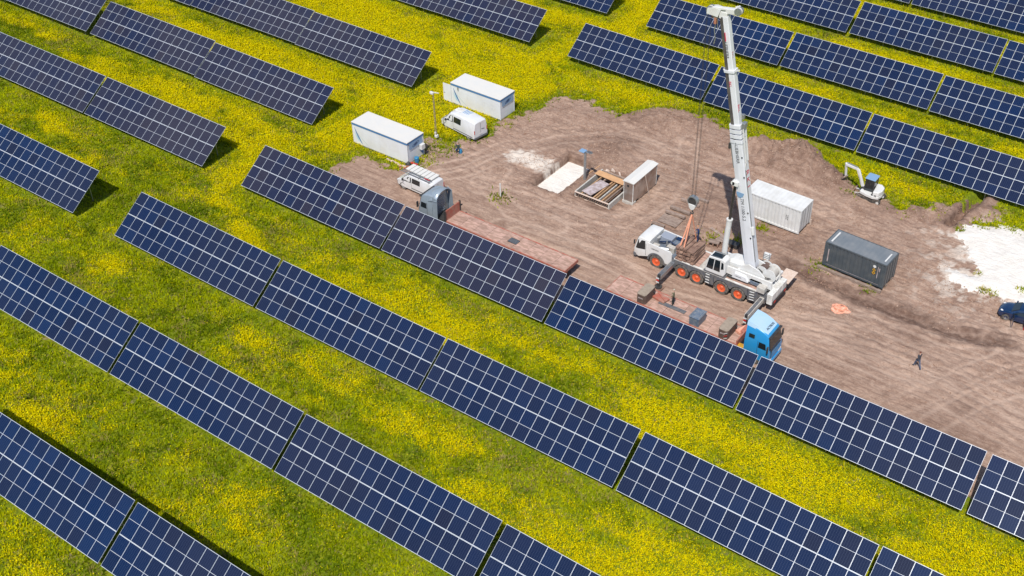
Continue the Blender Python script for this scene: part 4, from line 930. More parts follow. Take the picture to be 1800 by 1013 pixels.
# blue tractor and its trailer, nose to +x
bt = thing('flatbed_lorry', 'bright blue lorry cab with a flat red-brown trailer in front of the crane', 'lorry', (-26.2, 69.1, 0), 0)
lorry_cab(bt, 2.3, 2.46, .55, 3.72, M['bluetruck'], M['blueroof_sheen'], 0.0)
MB().loft([[Vector((x, y, z)) for y, z in ((-1.0*k, a), (-.9*k, b), (.9*k, b), (1.0*k, a))] for x, k, a, b in ((-2.34,.98,3.6,3.98),(-1.6,.99,3.52,3.86),(-.9,.98,3.42,3.62),(-.45,.9,3.3,3.38))]).obj('roof_fairing', M['blueroof_sheen'], bt, smooth=True)
mm = frame_matrix((-.62,-.62,3.56), (.04,1,0), (-1,.05,.34)); text('roof_lettering', 'AKTROS'.replace('AKTROS', 'ACTROS'), .3, M['blacktext'], bt, mm)
slab('sleeper_window', [(-1.95,-1.245,2.75),(-1.45,-1.245,2.75),(-1.45,-1.2,3.05),(-1.95,-1.2,3.05)], M['glass'], bt, lift=0.02, th=.02)
MB().b2(-2.9,-2.35,-1.2,-.75,.7,1.25).obj('tank', M['yellow'], bt, bevel=.03)
for s in (-1, 1): MB().b2(-4.4, -.3, s*.42-.06, s*.42+.06, .72, .98).obj('chassis_beam', M['dark'], bt)
for x in (-1.35, -4.3, -10.6, -11.9, -13.2):
    for s in (-1, 1): wheel(bt, x, s*1.02, .5, .34, s, M['steel'])
trailer_deck(bt, -15.85, -3.0, 2.5, 1.3, 9, M['deck'], M['deckred'])
MB().b2(-3.02, -2.9, -1.2, 1.2, 1.1, 1.75).obj('headboard', M['deckred'], bt)
MB().b2(-3.35, -3.08, .2, 1.2, 1.32, 1.62).obj('load_binder_box', M['deckred'], bt)
# grey tractor and trailer, nose to -x
gt = thing('flatbed_lorry', 'grey blue lorry cab with an empty flat trailer parked near the white vans', 'lorry', (-63.35, 69.05, 0), math.pi)
cab = lorry_cab(gt, 1.75, 2.46, .55, 3.5, M['greytruck'], M['greytruck'], 0.0, roofdrop=.35)
# air deflector: hollow behind, two side fins
for s in (-1, 1):
    slab('side_fairing', [(-1.76, s*1.22, .9), (-2.32, s*1.2, .9), (-2.3, s*1.1, 3.3), (-1.76, s*1.12, 3.5)], M['greytruck'], gt, lift=.02, th=.03)
df = MB(); rr = []
for x, zz, k in ((-.7,3.28,.9),(-1.3,3.62,.96),(-1.8,3.82,.99),(-2.25,3.86,1.0)):
    rr.append([Vector((x, 1.18*k*math.sin(a), zz-.36+.36*math.cos(a)*1.0 - (0.45*abs(math.sin(a))**3))) for a in [q*math.pi/16-math.pi/2 for q in range(17)]])
df.loft(rr, closed=False, caps=False); o = df.obj('roof_deflector', M['greytruck'], gt, smooth=True, fix=False)
sol = o.modifiers.new('thick', 'SOLIDIFY'); sol.thickness = .05
MB().b2(-1.79, -1.765, -1.0, 1.0, 1.0, 3.4).obj('rear_wall', M['steel'], gt)
for i in range(9): MB().b2(-1.83, -1.79, -.55, .75, 1.25+i*.22, 1.34+i*.22).obj('rear_rib', M['greytruck'], gt)
for s in (-1, 1): MB().b2(-4.2, -.3, s*.42-.06, s*.42+.06, .72, .98).obj('chassis_beam', M['dark'], gt)
MB().b2(-2.9, -1.9, -.9, .9, .75, 1.1).obj('catwalk', M['dark'], gt)
for x in (-1.1, -3.9, -13.2, -14.5, -15.7):
    for s in (-1, 1): wheel(gt, x, s*1.02, .5, .34, s, M['steel'])
trailer_deck(gt, -16.8, -3.22, 2.2, 1.3, 9, M['deck'], M['deckred'])
MB().b2(-3.2, -3.12, -1.12, 1.15, 1.25, 2.35).obj('headboard', M['deckred'], gt)
for s in (-1, 1): MB().b2(-3.28, -3.1, s*1.12-.05, s*1.12+.05, 1.2, 2.45).obj('headboard_post', M['dark'], gt)
MB().b2(-10.9, -9.9, -.35, .35, 1.31, 1.34).obj('hatch', M['dark'], gt)
for i in range(8): MB().b2(-10.85+i*.12, -10.8+i*.12, -.3, .3, 1.341, 1.35).obj('hatch_slat', M['steel'], gt)
MB().cyl((-3.1,-1.25,1.75),(-3.1,-1.55,1.75), .07, n=8).obj('marker_lamp', M['dark'], gt)
# ballast blocks and what else lies on the blue lorry's trailer
def ballast(nm, label, x0, x1, y0, y1, z, h, side, top, stripe=False):
    root = thing(nm, label, 'block', ((x0+x1)/2, (y0+y1)/2, z)); a, b = (x1-x0)/2, (y1-y0)/2
    poly = [(-a*.75,-b),(a*.75,-b),(a,-b*.8),(a,b*.85),(a*.7,b),(-a*.7,b),(-a,b*.85),(-a,-b*.8)]
    MB().prism(poly, 0, h-.04, axis='Z').obj('side', side, root); MB().prism([(p*.985, q*.985) for p, q in poly], h-.04, h, axis='Z').obj('top_plate', top, root)
    MB().b2(-.22, .22, -b-.02, -b-.005, h*.55, h*.68).obj('nameplate', M['sheet'], root)
    for s in (-1, 1): MB().cyl((s*(a+.02), b*.55, h*.6), (s*(a+.16), b*.55, h*.6), .06, n=8).obj('lifting_lug', M['dark'], root)
    if stripe:
        for i in range(3): MB().bar((a*.35,-b-.03,.1+i*.28), (a*.95,-b-.03,.28+i*.28), .02, .1, up=(0,1,0)).obj('stripe', M['white' if i % 2 == 0 else 'red'], root)
    return root
ballast('ballast_block', 'brown ballast block near the left end of the blue lorry trailer', -39.0, -38.1, 67.95, 69.75, 1.3, .95, M['block'], M['blocktop'])
ballast('ballast_block', 'brown ballast block with red and white stripes right behind the blue cab', -30.95, -30.05, 67.85, 69.75, 1.3, .95, M['block'], M['blocktop'], True)
o = thing('steel_crate', 'grey steel crate in the middle of the blue lorry trailer', 'crate', (-33.3, 68.65, 1.3))
MB().b2(-.46,.46,-.68,.68,0,.78).obj('box', M['blueg'], o, bevel=.03); MB().b2(-.5,.5,-.72,.72,.78,.86).obj('lid', M['blueg'], o, bevel=.02)
for s in (-1, 1): MB().bar((-.4*s,-.6,.88),(-.4*s,.6,.88),.05).obj('lid_rib', M['steel'], o)
o = tag(MB().box((0,0,.09),(1.3,.8,.16)).bar((-.6,.3,.2),(.7,-.2,.22),.08).obj('folded_ramp', M['deckred'], None, loc=(-37.4,69.5,1.31), rz=R(-12)), 'folded pinkish ramp lying beside the left ballast block', 'ramp')
o = tag(MB().box((0,0,.03),(2.6,.42,.06)).obj('wet_board', M['grey'], None, loc=(-36.0,69.05,1.31), rz=0), 'long grey board lying on the lorry trailer by the feet of the man', 'board')
o.name = 'grey_board'
o = tag(MB().box((0,0,.12),(1.2,.5,.22)).obj('timber_bundle', M['pinkpile'], None, loc=(-29.85+.3,69.75,1.32), rz=R(70)), 'pinkish tarp bundle between the striped ballast block and blue cab', 'bundle')
person('man in olive shirt and light cap standing on the blue lorry trailer', (-36.1, 69.35), R(200), 'stand', shirt=(.16,.15,.09), legs=(.02,.03,.03), hat=(.5,.45,.35), z=1.31)

# ================================================================== MOBILE CRANE  (local +x points to its rear)
cr = thing('mobile_crane', 'white five-axle mobile crane with orange wheel rims and its boom raised', 'crane', (-36.0, 75.95, 0))
CWW = 1.36
for x in (-4.93, -2.24, -.72, 1.82, 3.48):
    for s in (-1, 1): wheel(cr, x, s*(CWW-.2), .69, .42, s, M['orange'])
f = MB()
f.b2(-5.6, 5.9, -.5, .5, .75, 1.45)
for x in (-4.93, -2.24, -.72, 1.82, 3.48): f.cyl((x,-1,.69), (x,1,.69), .13, n=8)
f.obj('chassis_frame', M['dark'], cr)
# side skirts shaped round the wheels, one per bay
def arch_side(x0, x1, wheels, z0, z1, s, m, nm, r=.80):
    top = [(x0, z1), (x1, z1)]; lo = []
    xs_ = sorted(wheels); cur = x0; pts = [(x0, z0 if not xs_ or xs_[0]-r > x0 else .69)]
    for wx in xs_:
        for i in range(9):
            a = math.pi-math.pi*i/8; px, pz = wx+r*math.cos(a), .69+r*math.sin(a)
            if x0 < px < x1: pts.append((px, max(z0, pz)))
    pts.append((x1, z0 if not xs_ or xs_[-1]+r < x1 else .69))
    poly = pts+[(x1, z1), (x0, z1)]
    y0, y1 = s*(CWW-.04), s*CWW
    return MB().prism(poly, min(y0,y1), max(y0,y1)).obj(nm, m, cr)
for s in (-1, 1):
    arch_side(-3.05, .12, [-2.24, -.72], .95, 1.72, s, M['grey'], 'side_skirt')
    arch_side(.16, 1.0, [], .62, 1.70, s, M['grey'], 'tool_locker')
    arch_side(1.04, 4.35, [1.82, 3.48], .95, 1.76, s, M['grey'], 'side_skirt')
    arch_side(4.39, 5.4, [], .62, 1.8, s, M['grey'], 'tool_locker')
    MB().b2(-3.1, 5.45, s*(CWW-.16), s*(CWW+.02), 1.79, 1.86).obj('deck_edge', M['white_dirty'], cr)
    for i in range(4): MB().bar((.2, s*(CWW+.03), .72+i*.3), (.62, s*(CWW+.03), .72+i*.3), .07, .045).obj('ladder_rung', M['white'], cr)
    for xx in (.2, .62): MB().bar((xx, s*(CWW+.03), .6), (xx, s*(CWW+.03), 1.8), .035).obj('ladder_side', M['grey'], cr)
    for i in range(4): MB().bar((4.6, s*(CWW+.02), .72+i*.28), (5.05, s*(CWW+.02), .78+i*.28), .02, .12, up=(0,1,0)).obj('hazard_stripe', M['white'], cr)
for i in range(7):
    a = -3.1+i*1.22
    MB().b2(a+.01, a+1.21, -CWW+.17, CWW-.17, 1.77, 1.84).obj('deck_plate', M['deck'] if i in (0,1,4,5,6) else M['conc'], cr)
# carrier cab: full width, nose at local x = -7.3
cst = [(-7.32,1.15,.62,1.24,1.25,1.10,1.42,.08),(-7.28,1.22,.55,1.33,1.35,1.2,1.68,.10),(-6.98,1.3,.52,1.36,1.5,1.22,2.55,.10),(-6.8,1.34,.52,1.37,1.55,1.24,2.66,.10),(-5.82,1.36,.9,1.37,1.6,1.26,2.68,.10),(-5.72,1.36,1.0,1.37,1.6,1.28,2.62,.10)]
MB().loft([ring(*s_[:7], r=s_[7]) for s_ in cst]).obj('carrier_cab', M['white'], cr, smooth=True)
slab('windscreen', [(-7.25,-1.12,1.66),(-7.25,1.12,1.66),(-7.0,1.14,2.46),(-7.0,-1.14,2.46)], M['glass'], cr, lift=-.05, th=.02) if False else MB().add([(-7.31,-1.16,1.64),(-7.31,1.16,1.64),(-7.03,1.12,2.5),(-7.03,-1.12,2.5)], [(0,1,2,3)]).obj('windscreen', M['glass'], cr, fix=False)
for s in (-1, 1):
    side_glass('side_window', cst, [(-7.14,.02),(-6.94,.88),(-6.2,.88),(-6.12,.02),(-6.9,-.08)], s, cr, M['glass'])
    MB().b2(-6.08, -6.05, s*1.372, s*1.38, 1.0, 2.3).obj('door_seam', M['grey'], cr)
    MB().box((-7.2, s*1.52, 2.15), (.1,.18,.45)).obj('mirror', M['dark'], cr, bevel=.02)
    # engine bonnet sides behind the cab, with the wheel arch of axle one below
    poly = [(-5.9,1.5)]+[(-4.93+.84*math.cos(a), .69+.84*math.sin(a)) for a in [math.pi-math.pi*i/10 for i in range(1, 10)]]+[(-4.0,.9),(-3.35,.9),(-3.35,2.1),(-3.55,2.34),(-5.72,2.42),(-5.9,2.42)]
    MB().prism(poly, min(s*1.22,s*1.36), max(s*1.22,s*1.36)).obj('bonnet_side', M['white'], cr)
    a_ = MB().loft([[Vector((-4.93+r_*math.cos(t), s*y_, .69+r_*math.sin(t))) for r_, y_ in ((.76,1.37),(.94,1.37),(.94,1.39),(.76,1.39))] for t in [math.pi*i/12 for i in range(13)]])
    a_.obj('wheel_arch', M['grey'], cr)
MB().b2(-7.42, -7.1, -1.3, 1.3, .42, .78).obj('front_bumper', M['grey'], cr, bevel=.04)
MB().b2(-7.44, -7.42, -.6, .6, .5, .68).obj('bumper_plate', M['white'], cr)
for s in (-1, 1): MB().b2(-7.35, -7.28, s*.75, s*1.15, .9, 1.1).obj('headlight', M['headl'], cr, bevel=.02)
for s in (-1, 1): MB().b2(-4.02, -3.42, s*1.15, s*1.35, .55, 1.05).obj('side_box', M['grey'], cr, bevel=.02)
MB().b2(-6.4, -3.0, -.9, .9, .7, 1.2).obj('front_frame', M['dark'], cr)
# engine pocket
MB().b2(-5.7, -3.4, -1.2, 1.2, 1.2, 1.5).obj('engine_bay_floor', M['blueg'], cr)
MB().b2(-5.6, -4.3, .25, 1.2, 1.5, 2.42).obj('engine_cover', mat('cover_grey', (.28,.31,.37), .5), cr, bevel=.04)
MB().b2(-4.25, -3.45, .3, 1.2, 1.5, 2.2).obj('air_filter_box', M['blueg'], cr, bevel=.04)
MB().b2(-5.65, -5.05, -1.18, -.5, 1.5, 2.1).obj('battery_box', M['conc'], cr, bevel=.03)
MB().cyl((-4.9,-.9,2.0), (-4.1,-.6,1.95), .22, n=12).obj('exhaust_silencer', M['steel'], cr, smooth=True)
MB().cyl((-4.6,-.1,1.6), (-4.6,-.1,2.5), .09, n=10).obj('exhaust_pipe', M['steel'], cr, smooth=True)
MB().b2(-4.5, -3.7, -.35, .15, 1.5, 2.0).obj('radiator', M['conc'], cr)
MB().tube([(-5.5,.1,1.9),(-5.0,.0,2.15),(-4.4,.2,2.3),(-3.9,.2,2.1)], .06, mi=0).obj('hose', M['navy'], cr)
MB().box((-3.95,1.0,2.28), (.5,.35,.2)).obj('tool_box', M['navy'], cr, bevel=.03)
for i in range(3): MB().bar((-5.6,-.2+i*.18,2.45),(-5.35,-.2+i*.18,2.55),.05).obj('roof_lamp', M['white'], cr)
text('carrier_lettering', 'LIEBHERR', .2, M['blacktext'], cr, frame_matrix((-5.55,-1.366,1.9), (1,0,0), (0,0,1)))
# outriggers: near pair extended, far pair part way
def outrigger(x, y_end, s, foot=True, m=None, wdt=.46, tip=True):
    h = MB().b2(x-wdt*.6, x+wdt*.6, -1.32 if s < 0 else 0.4, 1.32 if s > 0 else -.4, .78, 1.46); h.obj('outrigger_housing', M['grey'], cr)
    b = MB().b2(x-wdt*.45, x+wdt*.45, min(s*1.3, y_end), max(s*1.3, y_end), 1.0, 1.42).obj('outrigger_beam', m or M['steel'], cr)
    MB().b2(x-wdt*.3, x+wdt*.3, min(s*1.5, y_end+.05*s*-1), max(s*1.5, y_end-.05*s), 1.425, 1.45).obj('beam_cover', M['grey'], b)
    if tip:
        MB().cyl((x, y_end, .2), (x, y_end, 1.5), .13, n=12).obj('jack', M['dark'], b, smooth=True)
        for i in range(3): MB().box((x, y_end-s*-.24, .78+i*.22), (.3,.03,.13)).obj('stripe', M['white'] if i % 2 == 0 else M['red'], b)
        MB().cyl((x, y_end, .08), (x, y_end, .2), .34, n=16).obj('foot_plate', M['dark'], b)
outrigger(-3.2, -3.75, -1); outrigger(5.8, -4.3, -1, m=M['conc'])
outrigger(-3.2, 1.9, 1); outrigger(6.0, 2.7, 1)
for nm, x, y in (('front', -3.2, -3.75), ('rear', 5.8, -4.3)):
    o = tag(MB().box((0,0,.05), (.95,.95,.1)).obj('outrigger_pad', M['mat_brown'], None, loc=(-36+x, 75.95+y, -.02), bevel=.02), f'brown square pad under the {nm} near outrigger foot of the crane', 'pad')
tag(MB().box((0,0,0), (1.15,2.0,.09)).obj('crane_mat', M['brick_l'], None, loc=(-29.75+.05, 78.55, 1.5), bevel=.01), 'pale wooden mat resting on the far rear outrigger of the crane', 'mat')
# turntable and superstructure
MB().lathe((2.45,0,1.84), [(.001,0),(1.02,0),(1.02,.16),(.92,.22),(.001,.22)], 30, axis='Z').obj('slewing_ring', M['dark'], cr, smooth=True)
sup = MB(); sup.b2(.9, 6.35, -.95, -.78, 2.07, 2.95); sup.b2(.9, 6.35, .78, .95, 2.07, 2.95); sup.b2(.9, 6.3, -.95, .95, 2.05, 2.2)
sup.obj('slewing_frame', M['white'], cr)
oc = MB(); P_ = [(.12,2.0),(.1,2.5),(.38,3.68),(1.75,3.78),(2.0,3.6),(2.05,2.25),(1.9,2.0)]
cb = MB().prism(P_, -1.42, -.45).obj('operator_cab', M['white'], cr, bevel=.05)
MB().prism([(.2,2.38),(.42,3.5),(.95,3.55),(.85,2.38)], -1.435, -1.425).obj('window', M['glass'], cb)
MB().prism([(.93,2.38),(1.02,3.55),(1.52,3.58),(1.55,2.38)], -1.435, -1.425).obj('window', M['glass'], cb)
MB().prism([(1.64,2.7),(1.64,3.5),(1.85,3.42),(1.9,2.8)], -1.435, -1.425).obj('window', M['glass'], cb)
MB().add([(.085,-1.32,2.5),(.085,-.55,2.5),(.35,-.55,3.6),(.35,-1.32,3.6)], [(0,1,2,3)]).obj('front_window', M['glass'], cb, fix=False)
MB().add([(.55,-1.3,3.715),(1.6,-1.3,3.79),(1.6,-.6,3.79),(.55,-.6,3.715)], [(0,1,2,3)]).obj('roof_window', M['glass'], cb, fix=False)
for yy in (-1.35,-.55): MB().bar((.5,yy,3.76),(1.65,yy,3.84),.04).obj('roof_guard', M['steel'], cb)
MB().b2(-.05, 2.1, -1.42, -.5, 1.9, 1.99).obj('cab_step', M['grey'], cr)
mh = MB(); mh.loft([[Vector((x, y, z)) for y, z in ((-.42,2.2),(-.42,zt-.25),(-.2,zt),(.75,zt),(.95,zt-.2),(.95,2.2))] for x, zt in ((1.25,2.7),(1.5,3.1),(2.1,3.38),(3.1,3.45),(3.35,3.2))])
mh.obj('machinery_cover', M['white'], cr, bevel=.03)
hb = MB(); hb.loft([[Vector((x, -1.12, 2.12)), Vector((x, -1.12, zt-.14)), Vector((x, -.98, zt)), Vector((x, -.15, zt+.06)), Vector((x, -.1, 2.12))] for x, zt in ((2.6,2.32),(2.85,2.78),(3.9,2.74),(4.2,2.3))])
hull = hb.obj('engine_cover', M['van_white'], cr, bevel=.03)
text('cover_lettering', 'LIEBHERR', .15, M['grey'], cr, frame_matrix((2.9,-1.128,2.36), (1,-.0,-.03), (0,0,1)))
MB().b2(4.3, 5.4, -1.0, -.1, 2.1, 2.42).obj('catwalk', M['blueg'], cr, bevel=.02)
MB().prism([(4.2,2.43),(5.6,2.43),(5.35,2.62),(4.4,2.62)], -.95, -.3).obj('hose_tray', M['dark'], cr)
MB().b2(5.25, 6.0, -1.55, -.1, 1.95, 2.5).obj('hydraulic_tank', M['conc'], cr, bevel=.03)
for s in (-1, 1):      # side plates that carry the boom foot
    MB().prism([(3.0,2.1),(3.2,3.35),(3.9,3.75),(4.9,3.5),(5.5,3.0),(5.6,2.1)], s*.62-.05, s*.62+.05).obj('boom_bracket', M['white'], cr, bevel=.02)
for x, y, w_, m_ in ((4.95,.35,.42,'block'),(5.75,.15,.5,'conc')):
    MB().cyl((x,y-.45,3.1), (x,y+.55,3.1), w_, n=18).obj('winch_drum', M[m_], cr, smooth=True)
    for yy in (y-.5, y+.55): MB().cyl((x,yy,3.1), (x,yy+.05,3.1), w_+.14, n=18).obj('drum_flange', M['white'], cr)
MB().b2(5.3,6.3,.2,1.5,2.5,2.78).b2(4.3,5.1,1.0,1.4,2.6,3.2).obj('winch_bracket', M['white'], cr, bevel=.03)
MB().tube([(3.6,-.35,3.0),(4.3,-.5,3.2),(5.0,-.4,2.9),(5.6,-.6,3.0),(6.1,-.2,2.8)], .045).tube([(3.7,-.2,3.1),(4.5,-.1,3.35),(5.3,-.3,3.1),(6.0,.3,3.4)], .04).tube([(3.4,.4,3.4),(4.2,.9,3.5),(5.0,1.2,3.3)], .04).obj('hydraulic_hoses', M['dark'], cr)
for i in range(4): MB().box((4.35+.02*i, 2.0-.0, 3.0+i*.18), (.62,.28,.05)).obj('access_step', M['white'], cr)
MB().bar((4.1,1.88,2.4),(4.1,1.88,3.7),.04).bar((4.65,1.88,2.4),(4.65,1.88,3.7),.04).bar((4.1,1.2,2.5),(4.1,1.9,2.5),.05).obj('ladder_frame', M['steel'], cr)
for i in range(3): MB().b2(6.28+i*.0, 6.8, -1.5+i*.98, -.55+i*.98, 1.05, 2.15).obj('counterweight', M['white_dirty'], cr, bevel=.05)
MB().b2(5.3, 6.25, -1.3, 1.3, 1.2, 1.75).obj('rear_frame', M['grey'], cr)
MB().b2(6.81, 6.86, -1.35, 1.35, 1.1, 1.35).obj('rear_bar', M['dark'], cr)
for s in (-1, 1): MB().b2(6.86, 6.89, s*1.0-.16, s*1.0+.16, 1.15, 1.3).obj('tail_light', M['litred'], cr)
# boom: telescopic sections with a flat back and a rounded belly
BA, BT = Vector((3.95, .08, 2.75)), Vector((-1.12, .08, 25.7))
bd = (BT-BA).normalized(); bn = Vector((bd.z, 0, -bd.x))         # bn: out of the boom's back (+x side)
def bp(z, off=0.0, y=0.0): t = (z-BA.z)/(BT.z-BA.z); p = BA+(BT-BA)*t; return p+bn*off+Vector((0, y, 0))
def section(z0, z1, d, w_, nm, m, greased=False):
    pr = [(.5*d,-.5*w_+.06),(.5*d-.05,-.5*w_),(-.06*d,-.5*w_),(-.46*d,-.40*w_),(-.52*d,-.26*w_),(-.54*d,-.1*w_),(-.54*d,.1*w_),(-.52*d,.26*w_),(-.46*d,.40*w_),(-.06*d,.5*w_),(.5*d-.05,.5*w_),(.5*d,.5*w_-.06)]
    q = MB().loft([[bp(z, a, b) for a, b in pr] for z in (z0, z1)])
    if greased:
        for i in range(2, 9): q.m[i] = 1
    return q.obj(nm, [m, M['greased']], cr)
s1 = section(3.0, 15.2, 1.06, .86, 'boom_section', M['boomw'])
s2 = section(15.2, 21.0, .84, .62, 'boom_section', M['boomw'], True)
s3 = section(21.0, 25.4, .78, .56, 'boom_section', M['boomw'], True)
for i in range(4): section(14.9+i*.42, 15.2+i*.42, 1.16-.03*i, .96-.03*i, 'boom_collar', M['boomw'])
section(20.9, 21.1, .98, .8, 'boom_collar', M['boomw'])
# pins, lugs and hose runs on the boom
for z in (6.2, 8.6, 11.9, 13.7): MB().cyl(bp(z,.45,-.46), bp(z,.45,-.5), .07, n=8).obj('boom_pin', M['dark'], cr)
MB().bar(bp(13.2,.62,-.2), bp(16.6,.72,-.2), .09).bar(bp(12.7,.5,-.2), bp(13.2,.64,-.2), .09).bar(bp(13.2,.62,.2), bp(16.6,.72,.2), .09).obj('hose_guide', M['white'], cr)
MB().bar(bp(3.8,.56,-.28), bp(12.5,.56,-.28), .06).bar(bp(12.6,-.52,-.33), bp(15.0,-.55,-.33), .07).obj('hose_run', M['steel'], cr)
MB().cyl(bp(6.5,.62,-.3), bp(7.2,.62,-.3), .16, n=10).obj('hose_reel', M['white'], cr)
MB().box(bp(16.4,.72,0), (.32,.5,.5)).box(bp(17.1,.66,.1), (.2,.3,.4)).obj('sheave_block', M['steel'], cr, bevel=.03)
MB().box(bp(14.6,-.66,-.35), (.16,.16,.5)).obj('boom_lug', M['dark'], cr)
MB().bar(bp(21.0,.5,-.1), bp(21.1,.85,-.1), .1).bar(bp(20.95,-.5,.1), bp(21.0,-.72,.1), .1).obj('rope_guide', M['white'], cr)
# luffing cylinder
ca, cb_ = Vector((1.05, .08, 2.5)), bp(11.3, -.62)
mid = ca+(cb_-ca)*.52
MB().cyl(ca, mid, .25, n=18).obj('cylinder_barrel', M['white'], cr, smooth=True)
MB().cyl(mid, mid+(mid-ca).normalized()*.12, .29, n=18).obj('cylinder_collar', M['white'], cr, smooth=True)
MB().cyl(mid, cb_, .13, n=16).obj('piston_rod', M['rod'], cr, smooth=True)
cl = MB(); cl.cyl(cb_+Vector((0,-.62,0)), cb_+Vector((0,.62,0)), .2, n=14); cl.box(bp(11.25,-.42), (.55,1.24,.42)); cl.obj('cylinder_clevis', M['white'], cr, bevel=.03)
pl = MB(); 
pl.prism([(bp(10.3+.0).x+.36*math.cos(a)-.12, 10.42+.5*math.sin(a)) for a in [math.pi*i/10+math.pi for i in range(11)]], -.37, -.355); pl.v = [(a, b, c) for a, b, c in pl.v]
pl.obj('bearing_plate', M['ltblue'], cr)
# lettering painted on the boom
dn = -bd
def on_side(nm, s_, size, m, z, off): return text(nm, s_, size, m, cr, frame_matrix(bp(z, off, -.442 if z < 15 else (-.322 if z < 21 else -.292)), dn, bn))
def on_back(nm, s_, size, m, z, y, off): return text(nm, s_, size, m, cr, frame_matrix(bp(z, off, y), dn, (0,1,0)))
on_side('boom_lettering', 'LIEBHERR', .40, M['blacktext'], 14.75, -.12)
MB().bar(bp(14.85,.02,-.436), bp(15.0,.02,-.436), .012, .2, up=(0,1,0)).obj('boom_logo', M['blacktext'], cr)
on_side('boom_lettering', 'LTM 1100-5.2', .42, M['blacktext'], 10.1, -.14)
on_back('boom_lettering', 'B K L', .82, M['redtext'], 12.4, -.30, .536)
MB().bar(bp(24.2,.04,-.288), bp(23.5,.04,-.288), .012, .26, up=(0,1,0)).obj('boom_logo', M['redtext'], cr)
on_side('boom_lettering', 'LIEBHERR', .32, M['blacktext'], 23.4, -.08)
on_back('boom_lettering', 'BKL', .36, M['redtext'], 22.6, -.2, .386)
on_side('boom_lettering', 'BKL', .30, M['redtext'], 20.2, -.1)
on_back('boom_lettering', 'BKL', .40, M['redtext'], 18.2, -.22, .426)
# boom head
hd = MB()
hd.bar((-2.1,.08,25.72), (.05,.08,26.05), .44, .42); hd.bar((-1.1,.08,25.2), (-1.1,.08,25.8), .7, .5); hd.bar((-1.9,-.2,25.95), (-.9,-.2,26.1), .08, .2); hd.bar((-.3,.3,26.2), (.1,.3,26.4), .1, .2)
hd.obj('boom_head', M['white'], cr, bevel=.08)
for x, z, r in ((-2.28,25.62,.34),(.12,26.1,.3),(-1.75,25.25,.22)):
    for y in (-.12,.08,.28): MB().cyl((x,y-.05,z),(x,y+.05,z), r, n=16).obj('sheave', M['steel'] if y != .08 else M['white_dirty'], cr, smooth=True)
for s in (-1, 1): MB().prism([(-2.5,25.35),(-2.45,25.85),(-1.9,26.0),(-1.3,25.95),(-1.5,25.3)], .08+s*.32-.02, .08+s*.32+.02).obj('head_plate', M['white'], cr)
MB().box((-1.72,-.1,24.9), (.2,.25,.5)).box((-1.95,.1,25.15), (.35,.3,.2)).obj('limit_switch', M['brick_r'], cr)
MB().tube([(-1.7,-.1,24.8),(-1.75,-.12,24.1),(-1.62,-.1,23.4),(-1.7,-.12,22.9)], .04).tube([(-1.55,-.1,25.2),(-1.5,-.1,24.2)], .03).obj('hanging_chain', M['steel'], cr)
for dx, y in ((-.2,0),(-.2,.16),(.2,0),(.2,.16)):
    MB().cyl((-2.4+dx,y,25.4), (-2.4+dx*.75,y,7.7), .015, n=5).obj('hoist_rope', M['dark'], cr)
hk = MB(); hk.cyl((-2.4,-.08,7.6), (-2.4,.24,7.6), .44, n=20); hook = hk.obj('hook_block', M['dark'], cr, smooth=True)
MB().lathe((-2.4,.08,7.6), [(.4,-.2),(.5,-.2),(.5,.2),(.4,.2)], 20).obj('sheave_rim', M['steel'], hook, smooth=True)
MB().prism([(-2.78,7.3),(-2.02,7.3),(-2.12,6.95),(-2.3,6.72),(-2.5,6.72),(-2.68,6.95)], -.14, .3).obj('hook_cheek', M['white'], hook, bevel=.03)
MB().tube([(-2.4,.08,6.75),(-2.4,.08,6.5),(-2.28,.08,6.36),(-2.36,.08,6.2),(-2.52,.08,6.24),(-2.56,.08,6.36)], .055, n=8).obj('hook', M['dark'], hook)

# mats stacked on the crane's deck, the slings that hold them, the man on top
MX, MY = -38.05, 75.72
for i in range(7):
    m_ = thing('crane_mat', ['lowest','second','third','fourth','fifth','sixth','topmost'][i]+' brown mat of the stack standing on the crane deck', 'mat', (MX+random.uniform(-.05,.05), MY+random.uniform(-.05,.05), 1.86+i*.2), R(random.uniform(-4,4)), 'brown mats stacked on the crane deck')
    for k in range(5): MB().b2(-.95+.38*k+random.uniform(.01,.05), -.95+.38*(k+1)-random.uniform(.0,.05), -1.08+random.uniform(-.1,.12), 1.08+random.uniform(-.12,.1), .012+random.uniform(0,.03), .185).obj('board', M['mat_brown'], m_)
ZT = 1.86+1.4
sg = thing('lifting_sling', 'orange webbing slings fanning down from the crane hook to the mat stack', 'sling', (-38.4, 76.03, 6.2))
for x, y, z, w_ in ((-.45,-1.05,-2.95,.13),(-.05,-1.1,-2.95,.12),(-.3,-.3,-2.93,.15),(.25,.55,-2.93,.1)):
    MB().bar((0,0,0), (x+.1,y,z), w_, .03, up=(0,1,0)).obj('strap', M['webbing'], sg)
    MB().bar((x+.1,y,z), (x+.06,y-.06,z-.75 if y < -1 else z), w_, .03, up=(0,1,0)).obj('strap', M['webbing'], sg)
person('man in dark blue overalls standing on the brown mat stack beside the slings', (-37.75, 76.35), R(215), 'stand', shirt=(.015,.04,.14), legs=(.012,.03,.10), hat=(.55,.28,.15), z=ZT, bent=.12)
